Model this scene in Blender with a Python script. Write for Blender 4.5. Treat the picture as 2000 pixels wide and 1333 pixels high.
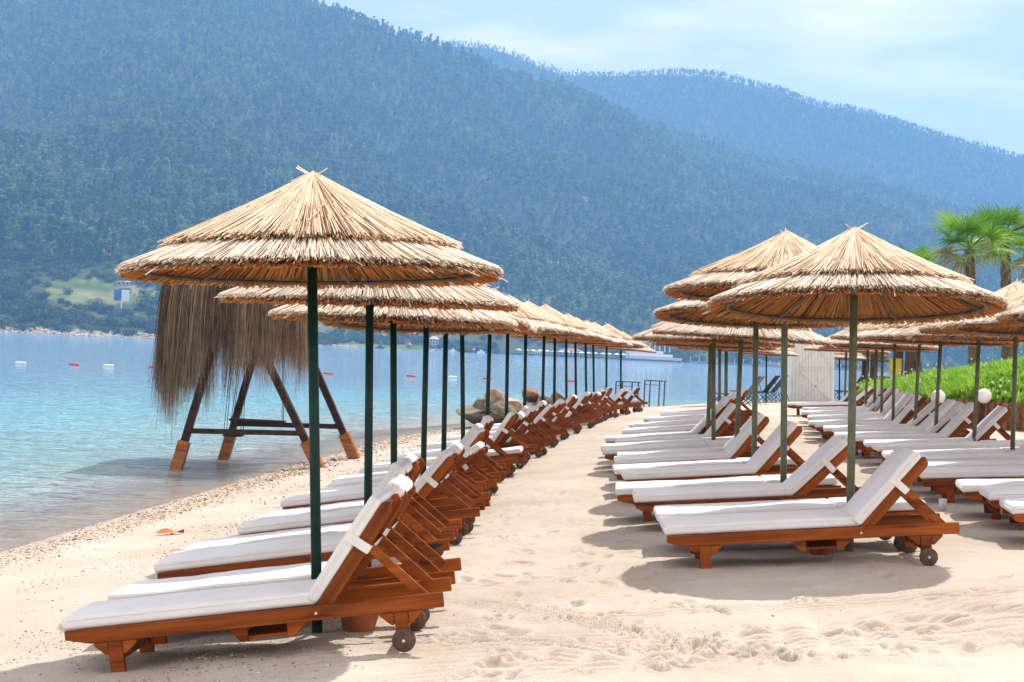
import bpy, math, random
import numpy as np
from mathutils import Matrix, Vector, Euler

random.seed(7)
RNG = np.random.default_rng(11)
scene = bpy.context.scene
for o in list(bpy.data.objects):
    bpy.data.objects.remove(o)
COL = scene.collection
R_ = math.radians

# ------------------------------------------------------------------ camera
EYE = 2.15                       # metres above the sea
FPX = 3000.0                     # focal length in pixels of a 2000 px wide frame
ROLL = math.atan(0.0475)
PITCH = math.atan(19.5 * math.cos(ROLL) / FPX)
FWD = Vector((0, math.cos(PITCH), math.sin(PITCH)))
_r0 = Vector((1, 0, 0)); _u0 = _r0.cross(FWD)
RIGHT = _r0 * math.cos(ROLL) + _u0 * math.sin(ROLL)
UP = _u0 * math.cos(ROLL) - _r0 * math.sin(ROLL)
cam_d = bpy.data.cameras.new('camera')
cam_d.sensor_width = 36.0
cam_d.lens = 36.0 * FPX / 2000.0
cam_d.clip_end = 20000
cam_d.clip_start = 0.1
cam = bpy.data.objects.new('camera', cam_d)
COL.objects.link(cam)
cam.matrix_world = Matrix(((RIGHT.x, UP.x, -FWD.x, 0), (RIGHT.y, UP.y, -FWD.y, 0),
                           (RIGHT.z, UP.z, -FWD.z, EYE), (0, 0, 0, 1)))
scene.camera = cam

# ------------------------------------------------------------------ sky and sun
SUN_EL = R_(59)
SUN_AZ = math.atan2(0.7, 1.1)    # clockwise from +Y: the sun stands ahead and to the right
world = bpy.data.worlds.new('World'); scene.world = world
world.use_nodes = True
nt = world.node_tree; nt.nodes.clear()
def wn(t, **k):
    n = nt.nodes.new(t)
    for a, b in k.items(): setattr(n, a, b)
    return n
sky = wn('ShaderNodeTexSky', sky_type='NISHITA', sun_disc=False)
sky.sun_elevation = SUN_EL; sky.sun_rotation = SUN_AZ
sky.altitude = 0; sky.air_density = 1.0; sky.dust_density = 1.2; sky.ozone_density = 2.0
tc = wn('ShaderNodeTexCoord')
mp = wn('ShaderNodeMapping'); mp.inputs['Scale'].default_value = (3.0, 3.0, 13.0); mp.inputs['Location'].default_value = (1.3, 0.2, 0.55)
nz = wn('ShaderNodeTexNoise'); nz.inputs['Scale'].default_value = 1.5; nz.inputs['Detail'].default_value = 7; nz.inputs['Roughness'].default_value = 0.52
cr = wn('ShaderNodeValToRGB'); cr.color_ramp.elements[0].position = 0.42; cr.color_ramp.elements[0].color = (0.30, 0.30, 0.30, 1); cr.color_ramp.elements[1].position = 0.66
mx = wn('ShaderNodeMix', data_type='RGBA'); mx.inputs['B'].default_value = (11.6, 9.9, 8.4, 1)
bg = wn('ShaderNodeBackground'); bg.inputs['Strength'].default_value = 0.15
wo = wn('ShaderNodeOutputWorld')
L = nt.links.new
L(tc.outputs['Generated'], mp.inputs['Vector']); L(mp.outputs['Vector'], nz.inputs['Vector'])
L(nz.outputs['Fac'], cr.inputs['Fac']); L(cr.outputs['Color'], mx.inputs['Factor'])
L(sky.outputs['Color'], mx.inputs['A']); L(mx.outputs['Result'], bg.inputs['Color']); L(bg.outputs['Background'], wo.inputs['Surface'])
sun_d = bpy.data.lights.new('sun', 'SUN'); sun_d.energy = 5.0; sun_d.angle = R_(0.53); sun_d.color = (1.0, 0.95, 0.87)
sun = bpy.data.objects.new('sun', sun_d); COL.objects.link(sun)
sdir = Vector((math.sin(SUN_AZ) * math.cos(SUN_EL), math.cos(SUN_AZ) * math.cos(SUN_EL), math.sin(SUN_EL)))
sun.rotation_euler = sdir.to_track_quat('Z', 'Y').to_euler()
sun.location = (20, 30, 60)
vs = scene.view_settings
vs.view_transform = 'Standard'; vs.look = 'None'; vs.exposure = 0.25; vs.gamma = 1.0; vs.use_curve_mapping = False
HAZE_DENSITY = 3.2e-4
HAZE_COLOR = (0.27, 0.57, 1.0, 1)
scene.render.engine = 'CYCLES'
cy = scene.cycles
cy.use_denoising = True
cy.max_bounces = 6; cy.diffuse_bounces = 3; cy.glossy_bounces = 3; cy.transmission_bounces = 4
cy.transparent_max_bounces = 8; cy.volume_bounces = 1
cy.caustics_reflective = False; cy.caustics_refractive = False
cy.sample_clamp_indirect = 6.0
cy.use_adaptive_sampling = True; cy.adaptive_threshold = 0.03

# ------------------------------------------------------------------ helpers
def pix_dir(px, py):
    return FWD * FPX + RIGHT * (px - 1000.0) + UP * (666.5 - py)
def at(px, py, Y):
    d = pix_dir(px, py); s = Y / d.y
    return Vector((d.x * s, Y, EYE + d.z * s))
def x_at(px, Y, z):
    """world X of a point at depth Y and height z that stands at pixel column px"""
    # (v.R)/(v.F) = (px-1000)/FPX with v = (X, Y, z-EYE)
    k = (px - 1000.0) / FPX; dz = z - EYE
    return (k * (Y * FWD.y + dz * FWD.z) - Y * RIGHT.y - dz * RIGHT.z) / (RIGHT.x - k * FWD.x)

def tag(o, label=None, cat=None, group=None, kind=None):
    if label: o['label'] = label
    if cat: o['category'] = cat
    if group: o['group'] = group
    if kind: o['kind'] = kind
    return o
def link(name, mesh, parent=None, mat=None):
    o = bpy.data.objects.new(name, mesh); COL.objects.link(o)
    if mat is not None and not mesh.materials: mesh.materials.append(mat)
    if parent is not None: o.parent = parent
    return o
def empty(name, loc, rot=(0, 0, 0)):
    o = bpy.data.objects.new(name, None); COL.objects.link(o)
    o.empty_display_size = 0.2; o.location = loc; o.rotation_euler = rot
    return o
def mesh_np(name, V, F, mat=None, smooth=False, attr=None):
    """V (n,3) array, F list/array of equal-length faces; attr = {name: per-vertex float array}"""
    V = np.asarray(V, dtype=np.float32).reshape(-1, 3); F = np.asarray(F, dtype=np.int32)
    me = bpy.data.meshes.new(name)
    k = F.shape[1]
    me.vertices.add(len(V)); me.vertices.foreach_set('co', V.ravel())
    me.loops.add(F.size); me.loops.foreach_set('vertex_index', F.ravel())
    me.polygons.add(len(F)); me.polygons.foreach_set('loop_start', np.arange(0, F.size, k, dtype=np.int32))
    try: me.polygons.foreach_set('loop_total', np.full(len(F), k, dtype=np.int32))
    except Exception: pass
    if smooth: me.polygons.foreach_set('use_smooth', np.ones(len(F), dtype=bool))
    me.update(calc_edges=True)
    if attr:
        for a, v in attr.items():
            at_ = me.attributes.new(a, 'FLOAT', 'POINT'); at_.data.foreach_set('value', np.asarray(v, dtype=np.float32))
    if mat is not None: me.materials.append(mat)
    return me
class MB:
    """collects simple solids into one mesh (mixed polygons)"""
    def __init__(s): s.v = []; s.f = []
    def add(s, vs, fs):
        b = len(s.v); s.v += [tuple(v) for v in vs]; s.f += [tuple(i + b for i in f) for f in fs]; return s
    def box(s, x0, x1, y0, y1, z0, z1):
        return s.add([(x0,y0,z0),(x1,y0,z0),(x1,y1,z0),(x0,y1,z0),(x0,y0,z1),(x1,y0,z1),(x1,y1,z1),(x0,y1,z1)],
                     [(0,3,2,1),(4,5,6,7),(0,1,5,4),(1,2,6,5),(2,3,7,6),(3,0,4,7)])
    def prism(s, poly, y0, y1):
        """polygon in xz (counter-clockwise seen from -y) pushed along y"""
        n = len(poly)
        vs = [(x, y0, z) for x, z in poly] + [(x, y1, z) for x, z in poly]
        fs = [tuple(range(n)), tuple(range(2*n-1, n-1, -1))] + [((i+1) % n, i, n+i, n+(i+1) % n) for i in range(n)]
        return s.add(vs, fs)
    def tube(s, p0, p1, r0, r1=None, n=10, caps=True):
        p0 = Vector(p0); p1 = Vector(p1); r1 = r0 if r1 is None else r1
        d = (p1 - p0).normalized(); a = d.orthogonal().normalized(); b = d.cross(a)
        vs = []
        for p, r in ((p0, r0), (p1, r1)):
            for i in range(n):
                t = 2 * math.pi * i / n; vs.append(p + a * (r * math.cos(t)) + b * (r * math.sin(t)))
        fs = [(i, (i+1) % n, n+(i+1) % n, n+i) for i in range(n)]
        if caps: fs += [tuple(range(n-1, -1, -1)), tuple(range(n, 2*n))]
        return s.add(vs, fs)
    def path(s, pts, rad, n=8):
        for i in range(len(pts)-1):
            s.tube(pts[i], pts[i+1], rad[i] if hasattr(rad, '__len__') else rad, rad[i+1] if hasattr(rad, '__len__') else rad, n)
        return s
    def torus(s, R, r, N=40, n=6, z=0.0):
        vs = []; fs = []
        for i in range(N):
            A = 2*math.pi*i/N
            for j in range(n):
                B = 2*math.pi*j/n; q = R + r*math.cos(B); vs.append((q*math.cos(A), q*math.sin(A), z + r*math.sin(B)))
        for i in range(N):
            for j in range(n):
                fs.append((i*n+j, ((i+1) % N)*n+j, ((i+1) % N)*n+(j+1) % n, i*n+(j+1) % n))
        return s.add(vs, fs)
    def lathe(s, prof, n=20):
        vs = []; fs = []; m = len(prof)
        for i in range(n):
            A = 2*math.pi*i/n
            vs += [(r*math.cos(A), r*math.sin(A), z) for r, z in prof]
        for i in range(n):
            for j in range(m-1):
                fs.append((i*m+j, ((i+1) % n)*m+j, ((i+1) % n)*m+j+1, i*m+j+1))
        return s.add(vs, fs)
    def mesh(s, name, mat=None, smooth=False, bevel=0.0):
        me = bpy.data.meshes.new(name); me.from_pydata(s.v, [], s.f)
        if bevel:
            import bmesh
            bm = bmesh.new(); bm.from_mesh(me)
            bmesh.ops.recalc_face_normals(bm, faces=bm.faces)
            es = [e for e in bm.edges if len(e.link_faces) == 2 and e.calc_face_angle(0) > 0.5]
            bmesh.ops.bevel(bm, geom=es, offset=bevel, segments=1, affect='EDGES')
            bm.to_mesh(me); bm.free()
        else:
            import bmesh
            bm = bmesh.new(); bm.from_mesh(me); bmesh.ops.recalc_face_normals(bm, faces=bm.faces); bm.to_mesh(me); bm.free()
        if smooth: me.polygons.foreach_set('use_smooth', [True]*len(me.polygons))
        if mat is not None: me.materials.append(mat)
        me.update(); return me

# numpy value noise
def _hash(ix, iy, seed):
    h = (ix.astype(np.int64) * 374761393 + iy.astype(np.int64) * 668265263 + seed * 1442695041) & 0xffffffff
    h = ((h ^ (h >> 13)) * 1274126177) & 0xffffffff
    return ((h ^ (h >> 16)) & 0xffff) / 65535.0
def vnoise(x, y, seed=0):
    x = np.asarray(x, float); y = np.asarray(y, float)
    ix = np.floor(x); iy = np.floor(y); fx = x - ix; fy = y - iy
    fx = fx*fx*fx*(fx*(fx*6-15)+10); fy = fy*fy*fy*(fy*(fy*6-15)+10)
    a = _hash(ix, iy, seed); b = _hash(ix+1, iy, seed); c = _hash(ix, iy+1, seed); d = _hash(ix+1, iy+1, seed)
    return (a*(1-fx)+b*fx)*(1-fy) + (c*(1-fx)+d*fx)*fy - 0.5
def fbm(x, y, seed=0, oct=4, lac=2.03, gain=0.5):
    s = 0; a = 1.0
    for i in range(oct):
        s = s + a*vnoise(x, y, seed+i*17); x = x*lac; y = y*lac; a *= gain
    return s

# ------------------------------------------------------------------ materials
def newmat(name):
    m = bpy.data.materials.new(name); m.use_nodes = True
    t = m.node_tree; b = t.nodes['Principled BSDF']
    return m, t, b
def nd(t, typ, **k):
    n = t.nodes.new(typ)
    for a, b in k.items():
        if a == 'inp':
            for q, v in b.items(): n.inputs[q].default_value = v
        else: setattr(n, a, b)
    return n
def ramp(t, src, stops):
    r = t.nodes.new('ShaderNodeValToRGB'); e = r.color_ramp.elements
    while len(e) < len(stops): e.new(0.5)
    for i, (p, c) in enumerate(stops): e[i].position = p; e[i].color = (*c, 1)
    t.links.new(src, r.inputs['Fac']); return r.outputs['Color']
def plain(name, col, rough=0.6, noise=0.15, scale=8.0, metallic=0.0, bump=0.0, coat=0.0, spec=0.5):
    m, t, b = newmat(name)
    c = nd(t, 'ShaderNodeTexCoord'); n = nd(t, 'ShaderNodeTexNoise', inp={'Scale': scale, 'Detail': 5.0})
    t.links.new(c.outputs['Object'], n.inputs['Vector'])
    lo = tuple(max(0, v*(1-noise*1.6)) for v in col); hi = tuple(min(1, v*(1+noise*1.6)) for v in col)
    t.links.new(ramp(t, n.outputs['Fac'], [(0.3, lo), (0.7, hi)]), b.inputs['Base Color'])
    b.inputs['Roughness'].default_value = rough; b.inputs['Metallic'].default_value = metallic
    b.inputs['Coat Weight'].default_value = coat; b.inputs['Specular IOR Level'].default_value = spec
    if bump:
        bp = nd(t, 'ShaderNodeBump', inp={'Strength': bump, 'Distance': 0.01})
        t.links.new(n.outputs['Fac'], bp.inputs['Height']); t.links.new(bp.outputs['Normal'], b.inputs['Normal'])
    return m
def mat_wood(name, dark, mid, light, coat=0.25, rough=0.42):
    m, t, b = newmat(name)
    c = nd(t, 'ShaderNodeTexCoord'); mp = nd(t, 'ShaderNodeMapping', inp={'Scale': (1.6, 22.0, 22.0)})
    oi = nd(t, 'ShaderNodeObjectInfo')
    ad = nd(t, 'ShaderNodeVectorMath', operation='ADD'); mu = nd(t, 'ShaderNodeMath', operation='MULTIPLY', inp={1: 37.0})
    t.links.new(oi.outputs['Random'], mu.inputs[0]); t.links.new(c.outputs['Object'], mp.inputs['Vector'])
    t.links.new(mp.outputs['Vector'], ad.inputs[0]); t.links.new(mu.outputs[0], ad.inputs[1])
    n = nd(t, 'ShaderNodeTexNoise', inp={'Scale': 1.0, 'Detail': 6.0, 'Distortion': 0.6})
    t.links.new(ad.outputs[0], n.inputs['Vector'])
    n2 = nd(t, 'ShaderNodeTexNoise', inp={'Scale': 2.6, 'Detail': 3.0}); t.links.new(ad.outputs[0], n2.inputs['Vector'])
    base = ramp(t, n.outputs['Fac'], [(0.28, dark), (0.5, mid), (0.75, light)])
    hs = nd(t, 'ShaderNodeHueSaturation'); mr = nd(t, 'ShaderNodeMapRange', inp={'To Min': 0.72, 'To Max': 1.25})
    t.links.new(oi.outputs['Random'], mr.inputs['Value']); t.links.new(mr.outputs[0], hs.inputs['Value']); t.links.new(base, hs.inputs['Color'])
    t.links.new(hs.outputs['Color'], b.inputs['Base Color'])
    b.inputs['Roughness'].default_value = rough; b.inputs['Coat Weight'].default_value = coat; b.inputs['Coat Roughness'].default_value = 0.3; b.inputs['Specular IOR Level'].default_value = 0.18
    bp = nd(t, 'ShaderNodeBump', inp={'Strength': 0.25, 'Distance': 0.004}); t.links.new(n.outputs['Fac'], bp.inputs['Height']); t.links.new(bp.outputs['Normal'], b.inputs['Normal'])
    return m
def mat_straw(name, stops, trans=0.35, tcol=(0.85, 0.5, 0.2)):
    """reed colour from the per-reed 'tone' attribute; reeds let some light through"""
    m, t, b = newmat(name)
    a = nd(t, 'ShaderNodeAttribute', attribute_name='tone')
    c = nd(t, 'ShaderNodeTexCoord'); n = nd(t, 'ShaderNodeTexNoise', inp={'Scale': 7.0, 'Detail': 4.0}); t.links.new(c.outputs['Object'], n.inputs['Vector'])
    ad = nd(t, 'ShaderNodeMath', operation='MULTIPLY_ADD', inp={1: 0.5, 2: -0.25}); t.links.new(n.outputs['Fac'], ad.inputs[0])
    sm = nd(t, 'ShaderNodeMath', operation='ADD'); t.links.new(ad.outputs[0], sm.inputs[0]); t.links.new(a.outputs['Fac'], sm.inputs[1])
    colr = ramp(t, sm.outputs[0], stops)
    b.inputs['Roughness'].default_value = 0.55; b.inputs['Specular IOR Level'].default_value = 0.35
    t.links.new(colr, b.inputs['Base Color'])
    tr = nd(t, 'ShaderNodeBsdfTranslucent'); mxc = nd(t, 'ShaderNodeMix', data_type='RGBA', blend_type='MULTIPLY', inp={'Factor': 1.0, 'B': (*tcol, 1)})
    t.links.new(colr, mxc.inputs['A']); t.links.new(mxc.outputs['Result'], tr.inputs['Color'])
    ms = nd(t, 'ShaderNodeMixShader', inp={'Fac': trans}); t.links.new(b.outputs[0], ms.inputs[1]); t.links.new(tr.outputs[0], ms.inputs[2])
    t.links.new(ms.outputs[0], t.nodes['Material Output'].inputs['Surface'])
    return m
def mat_leaf(name, stops, trans=0.3, noise_scale=0.5):
    m, t, b = newmat(name)
    oi = nd(t, 'ShaderNodeObjectInfo'); a = nd(t, 'ShaderNodeAttribute', attribute_name='tone')
    sm = nd(t, 'ShaderNodeMath', operation='MULTIPLY_ADD', inp={1: 0.72}); t.links.new(oi.outputs['Random'], sm.inputs[0])
    hf = nd(t, 'ShaderNodeMath', operation='MULTIPLY', inp={1: 0.28}); t.links.new(a.outputs['Fac'], hf.inputs[0]); t.links.new(hf.outputs[0], sm.inputs[2])
    colr = ramp(t, sm.outputs[0], stops); t.links.new(colr, b.inputs['Base Color'])
    b.inputs['Roughness'].default_value = 0.6; b.inputs['Specular IOR Level'].default_value = 0.3
    tr = nd(t, 'ShaderNodeBsdfTranslucent'); t.links.new(colr, tr.inputs['Color'])
    ms = nd(t, 'ShaderNodeMixShader', inp={'Fac': trans}); t.links.new(b.outputs[0], ms.inputs[1]); t.links.new(tr.outputs[0], ms.inputs[2])
    t.links.new(ms.outputs[0], t.nodes['Material Output'].inputs['Surface'])
    return m

M_TEAK = mat_wood('varnished_teak', (0.085, 0.016, 0.003), (0.245, 0.056, 0.005), (0.37, 0.098, 0.010), coat=0.03, rough=0.6)
M_DARKWOOD = mat_wood('dark_stained_wood', (0.018, 0.009, 0.007), (0.04, 0.02, 0.015), (0.07, 0.035, 0.025), coat=0.05, rough=0.6)
M_SLEEVE = mat_wood('leg_sleeve_wood', (0.13, 0.04, 0.012), (0.32, 0.11, 0.035), (0.42, 0.17, 0.06), coat=0.05, rough=0.6)
M_REED_UP = mat_straw('upper_reeds', [(0.0, (0.14, 0.06, 0.02)), (0.2, (0.45, 0.24, 0.09)), (0.4, (0.78, 0.55, 0.34)), (0.8, (0.92, 0.79, 0.62))], 0.16, (1.0, 0.66, 0.30))
M_REED_LO = mat_straw('lower_reeds', [(0.0, (0.15, 0.08, 0.04)), (0.2, (0.44, 0.29, 0.16)), (0.45, (0.74, 0.61, 0.47)), (0.8, (0.90, 0.82, 0.71))], 0.16, (1.0, 0.66, 0.30))
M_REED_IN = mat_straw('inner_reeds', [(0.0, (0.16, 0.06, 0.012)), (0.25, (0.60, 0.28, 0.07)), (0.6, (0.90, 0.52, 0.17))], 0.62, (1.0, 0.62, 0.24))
M_FIBRE = mat_straw('palm_fibre', [(0.0, (0.035, 0.022, 0.013)), (0.3, (0.15, 0.10, 0.062)), (0.65, (0.32, 0.23, 0.15)), (1.0, (0.52, 0.41, 0.28))], 0.2)
M_POLE_GREEN = plain('dark_green_paint', (0.004, 0.030, 0.020), 0.45, 0.25, 12, bump=0.05, spec=0.25)
M_POLE_OLIVE = plain('olive_green_paint', (0.125, 0.135, 0.075), 0.5, 0.18, 10, bump=0.05)
M_HOOP = plain('weathered_hoop', (0.10, 0.075, 0.045), 0.7, 0.25, 9)
M_WHEEL = plain('grey_brown_wheel', (0.10, 0.055, 0.035), 0.75, 0.3, 30, bump=0.2)
M_BOLT = plain('zinc_bolt', (0.7, 0.7, 0.68), 0.3, 0.05, 20, metallic=0.8)
M_TERRA = plain('terracotta', (0.42, 0.13, 0.045), 0.8, 0.15, 10)
M_DARKMETAL = plain('dark_metal', (0.03, 0.035, 0.04), 0.45, 0.2, 10, metallic=0.3)
M_SLING = plain('grey_sling', (0.11, 0.11, 0.11), 0.7, 0.15, 20)
M_WHITE = plain('white_paint', (0.80, 0.80, 0.80), 0.5, 0.03, 5)
M_GREYWHITE = plain('grey_white_trim', (0.72, 0.72, 0.73), 0.5, 0.04, 5)
M_RED = plain('faded_red_plastic', (0.50, 0.10, 0.06), 0.5, 0.1, 5)
M_GLOBE = plain('white_globe', (0.86, 0.86, 0.84), 0.25, 0.02, 3)
def mat_cushion():
    m, t, b = newmat('white_cushion_cloth')
    c = nd(t, 'ShaderNodeTexCoord'); oi = nd(t, 'ShaderNodeObjectInfo')
    mu = nd(t, 'ShaderNodeMath', operation='MULTIPLY', inp={1: 91.0}); ad = nd(t, 'ShaderNodeVectorMath', operation='ADD')
    t.links.new(oi.outputs['Random'], mu.inputs[0]); t.links.new(c.outputs['Object'], ad.inputs[0]); t.links.new(mu.outputs[0], ad.inputs[1])
    n = nd(t, 'ShaderNodeTexNoise', inp={'Scale': 2.6, 'Detail': 5.0}); t.links.new(ad.outputs[0], n.inputs['Vector'])
    base = ramp(t, n.outputs['Fac'], [(0.3, (0.74, 0.72, 0.70)), (0.55, (0.82, 0.81, 0.81)), (0.8, (0.85, 0.84, 0.84))])
    t.links.new(base, b.inputs['Base Color']); b.inputs['Roughness'].default_value = 0.8; b.inputs['Sheen Weight'].default_value = 0.15
    n2 = nd(t, 'ShaderNodeTexNoise', inp={'Scale': 7.0, 'Detail': 3.0, 'Distortion': 1.2}); t.links.new(ad.outputs[0], n2.inputs['Vector'])
    n3 = nd(t, 'ShaderNodeTexNoise', inp={'Scale': 260.0}); t.links.new(c.outputs['Object'], n3.inputs['Vector'])
    b1 = nd(t, 'ShaderNodeBump', inp={'Strength': 0.22, 'Distance': 0.02}); t.links.new(n2.outputs['Fac'], b1.inputs['Height'])
    b2 = nd(t, 'ShaderNodeBump', inp={'Strength': 0.12, 'Distance': 0.002}); t.links.new(n3.outputs['Fac'], b2.inputs['Height']); t.links.new(b1.outputs[0], b2.inputs['Normal'])
    t.links.new(b2.outputs[0], b.inputs['Normal'])
    return m
M_CUSHION = mat_cushion()
M_STRAP = plain('white_strap_cloth', (0.80, 0.78, 0.75), 0.85, 0.05, 12)

# ------------------------------------------------------------------ beach surface
SHORE = np.array([(-12, -30), (-7.6, -8), (-6.2, 0), (-5.35, 9), (-4.75, 15), (-3.7, 26), (-2.6, 36), (-0.6, 46), (2.2, 57), (5.2, 65), (11, 71), (25, 77), (60, 88), (160, 110)], float)
PROF_S = np.array([-80, -40, -20, -8, -3, -1, 0, 1.5, 3.1, 4.6, 6.4, 8.0, 9.4, 10.8, 14, 20, 60])
PROF_Z = np.array([-6.5, -4.5, -2.6, -1.25, -0.50, -0.14, 0.0, 0.14, 0.33, 0.53, 0.69, 0.81, 0.89, 0.96, 1.06, 1.2, 1.6])
def shore_dist(X, Y):
    X = np.asarray(X, float); Y = np.asarray(Y, float)
    best = np.full(np.broadcast(X, Y).shape, 1e9); sign = np.ones_like(best)
    for i in range(len(SHORE)-1):
        a = SHORE[i]; b = SHORE[i+1]; d = b-a; L2 = d @ d
        t = np.clip(((X-a[0])*d[0] + (Y-a[1])*d[1])/L2, 0, 1)
        qx = X-(a[0]+t*d[0]); qy = Y-(a[1]+t*d[1]); dist = np.hypot(qx, qy)
        cr = d[0]*qy - d[1]*qx               # left of the line = sea
        m = dist < best
        best = np.where(m, dist, best); sign = np.where(m, np.where(cr > 0, -1.0, 1.0), sign)
    return best*sign
def sand_base(X, Y):
    s = shore_dist(X, Y)
    z = np.interp(s, PROF_S, PROF_Z)
    z = z + 0.02*fbm(np.asarray(X)*0.5, np.asarray(Y)*0.35, 3, 3)*np.clip(s*0.6, 0, 1)
    return z
def ground_z(x, y):
    return float(sand_base(np.array([x]), np.array([y]))[0])
def rot2(x, y, a):
    return x*math.cos(a)+y*math.sin(a), -x*math.sin(a)+y*math.cos(a)
PRINTS = []        # footprints: x, y, angle, size, depth
def sand_detail(X, Y):
    s = shore_dist(X, Y)
    dry = np.clip((s-0.4)/1.5, 0, 1)
    z = 0.016*fbm(X*2.1, Y*1.6, 21, 3)*dry + 0.010*fbm(X*6, Y*5, 31, 4)*dry
    # churned area in the right foreground and between the rows
    churn = np.clip(1.6*fbm(X*0.55+3, Y*0.4+1, 44, 2)+0.45, 0, 1)*dry
    z += churn*0.022*np.abs(fbm(X*4.2, Y*2.6, 51, 4))
    # raked tyre ridges
    near = np.exp(-((Y-8.3)/1.3)**2)
    for (cx, cy, ang, w, ln, per) in ((2.9, 8.2, R_(84), 0.5, 3.2, 0.12), (1.2, 8.0, R_(62), 0.35, 2.4, 0.10), (0.5, 8.7, R_(-40), 0.13, 1.6, 0.05), (3.7, 9.0, R_(70), 0.22, 2.5, 0.09), (0.6, 7.9, R_(-70), 0.12, 1.5, 0.05), (2.0, 9.2, R_(80), 0.16, 2.2, 0.07)):
        u, v = rot2(X-cx, Y-cy, -ang+math.pi/2)
        v = v + 0.12*np.sin(u*1.3+cx); m = np.exp(-(v/w)**4)*np.exp(-(u/ln)**4)
        z += m*(0.017*np.sin(2*math.pi*v/per + 2.0*fbm(X*3, Y*3, 71, 2)) - 0.008)*dry
    for (px, py, a, sz, dp) in PRINTS:
        m = (np.abs(X-px) < 0.35) & (np.abs(Y-py) < 0.35)
        if m.any():
            u, v = rot2(X[m]-px, Y[m]-py, a); q = np.sqrt((u/(sz*1.0))**2+(v/(sz*0.42))**2)
            z[m] += -dp*np.exp(-q**4) + dp*0.55*np.exp(-((q-1.25)/0.28)**2)
    return z
for i in range(210):
    Yp = 7.3 + 11*random.random()**1.7
    Xp = random.choice([random.uniform(-0.3, 1.1), random.uniform(-0.3, 4.0), random.uniform(1.0, 4.2)]) if Yp < 10.2 else random.uniform(-0.3, 1.1)
    PRINTS.append((Xp, Yp, random.uniform(0.6, 2.3), random.uniform(0.07, 0.13), random.uniform(0.014, 0.032)))
def mat_sand():
    m, t, b = newmat('beach_sand')
    g = nd(t, 'ShaderNodeNewGeometry'); P = g.outputs['Position']
    a = nd(t, 'ShaderNodeAttribute', attribute_name='shore')
    def noise(sc, det=5.0, rough=0.55, dist=0.0):
        n = nd(t, 'ShaderNodeTexNoise', inp={'Scale': sc, 'Detail': det, 'Roughness': rough, 'Distortion': dist}); t.links.new(P, n.inputs['Vector']); return n.outputs['Fac']
    base = ramp(t, noise(0.9, 6), [(0.3, (0.45, 0.375, 0.30)), (0.5, (0.52, 0.45, 0.375)), (0.72, (0.585, 0.52, 0.45))])
    spk = ramp(t, noise(140, 2), [(0.30, (0.62, 0.52, 0.42)), (0.46, (1, 1, 1))])
    mx = nd(t, 'ShaderNodeMix', data_type='RGBA', blend_type='MULTIPLY', inp={'Factor': 0.6}); t.links.new(base, mx.inputs['A']); t.links.new(spk, mx.inputs['B'])
    # dirt and yellow patches
    dm = ramp(t, noise(2.6, 7, 0.7, 0.8), [(0.60, (0, 0, 0)), (0.74, (1, 1, 1))])
    mx2 = nd(t, 'ShaderNodeMix', data_type='RGBA', inp={'B': (0.50, 0.375, 0.225, 1)}); t.links.new(mx.outputs['Result'], mx2.inputs['A'])
    ml = nd(t, 'ShaderNodeMath', operation='MULTIPLY', inp={1: 0.55}); t.links.new(dm, ml.inputs[0]); t.links.new(ml.outputs[0], mx2.inputs['Factor'])
    # wet rim at the sea and sea bed
    wet = nd(t, 'ShaderNodeMapRange', inp={'From Min': 0.55, 'From Max': 0.05, 'To Min': 0.0, 'To Max': 1.0})
    nw = nd(t, 'ShaderNodeMath', operation='MULTIPLY_ADD', inp={1: 0.7, 2: -0.35}); t.links.new(noise(1.2, 3), nw.inputs[0])
    sw = nd(t, 'ShaderNodeMath', operation='ADD'); t.links.new(a.outputs['Fac'], sw.inputs[0]); t.links.new(nw.outputs[0], sw.inputs[1]); t.links.new(sw.outputs[0], wet.inputs['Value'])
    mx3 = nd(t, 'ShaderNodeMix', data_type='RGBA', inp={'B': (0.46, 0.375, 0.28, 1)}); t.links.new(mx2.outputs['Result'], mx3.inputs['A']); t.links.new(wet.outputs[0], mx3.inputs['Factor'])
    t.links.new(mx3.outputs['Result'], b.inputs['Base Color'])
    rr = nd(t, 'ShaderNodeMapRange', inp={'To Min': 0.95, 'To Max': 0.35}); t.links.new(wet.outputs[0], rr.inputs['Value']); t.links.new(rr.outputs[0], b.inputs['Roughness'])
    b.inputs['Specular IOR Level'].default_value = 0.2
    b1 = nd(t, 'ShaderNodeBump', inp={'Strength': 0.5, 'Distance': 0.03}); t.links.new(noise(9, 6, 0.65), b1.inputs['Height'])
    b2 = nd(t, 'ShaderNodeBump', inp={'Strength': 0.55, 'Distance': 0.006}); t.links.new(noise(70, 4, 0.7), b2.inputs['Height']); t.links.new(b1.outputs[0], b2.inputs['Normal'])
    t.links.new(b2.outputs[0], b.inputs['Normal'])
    return m
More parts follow.
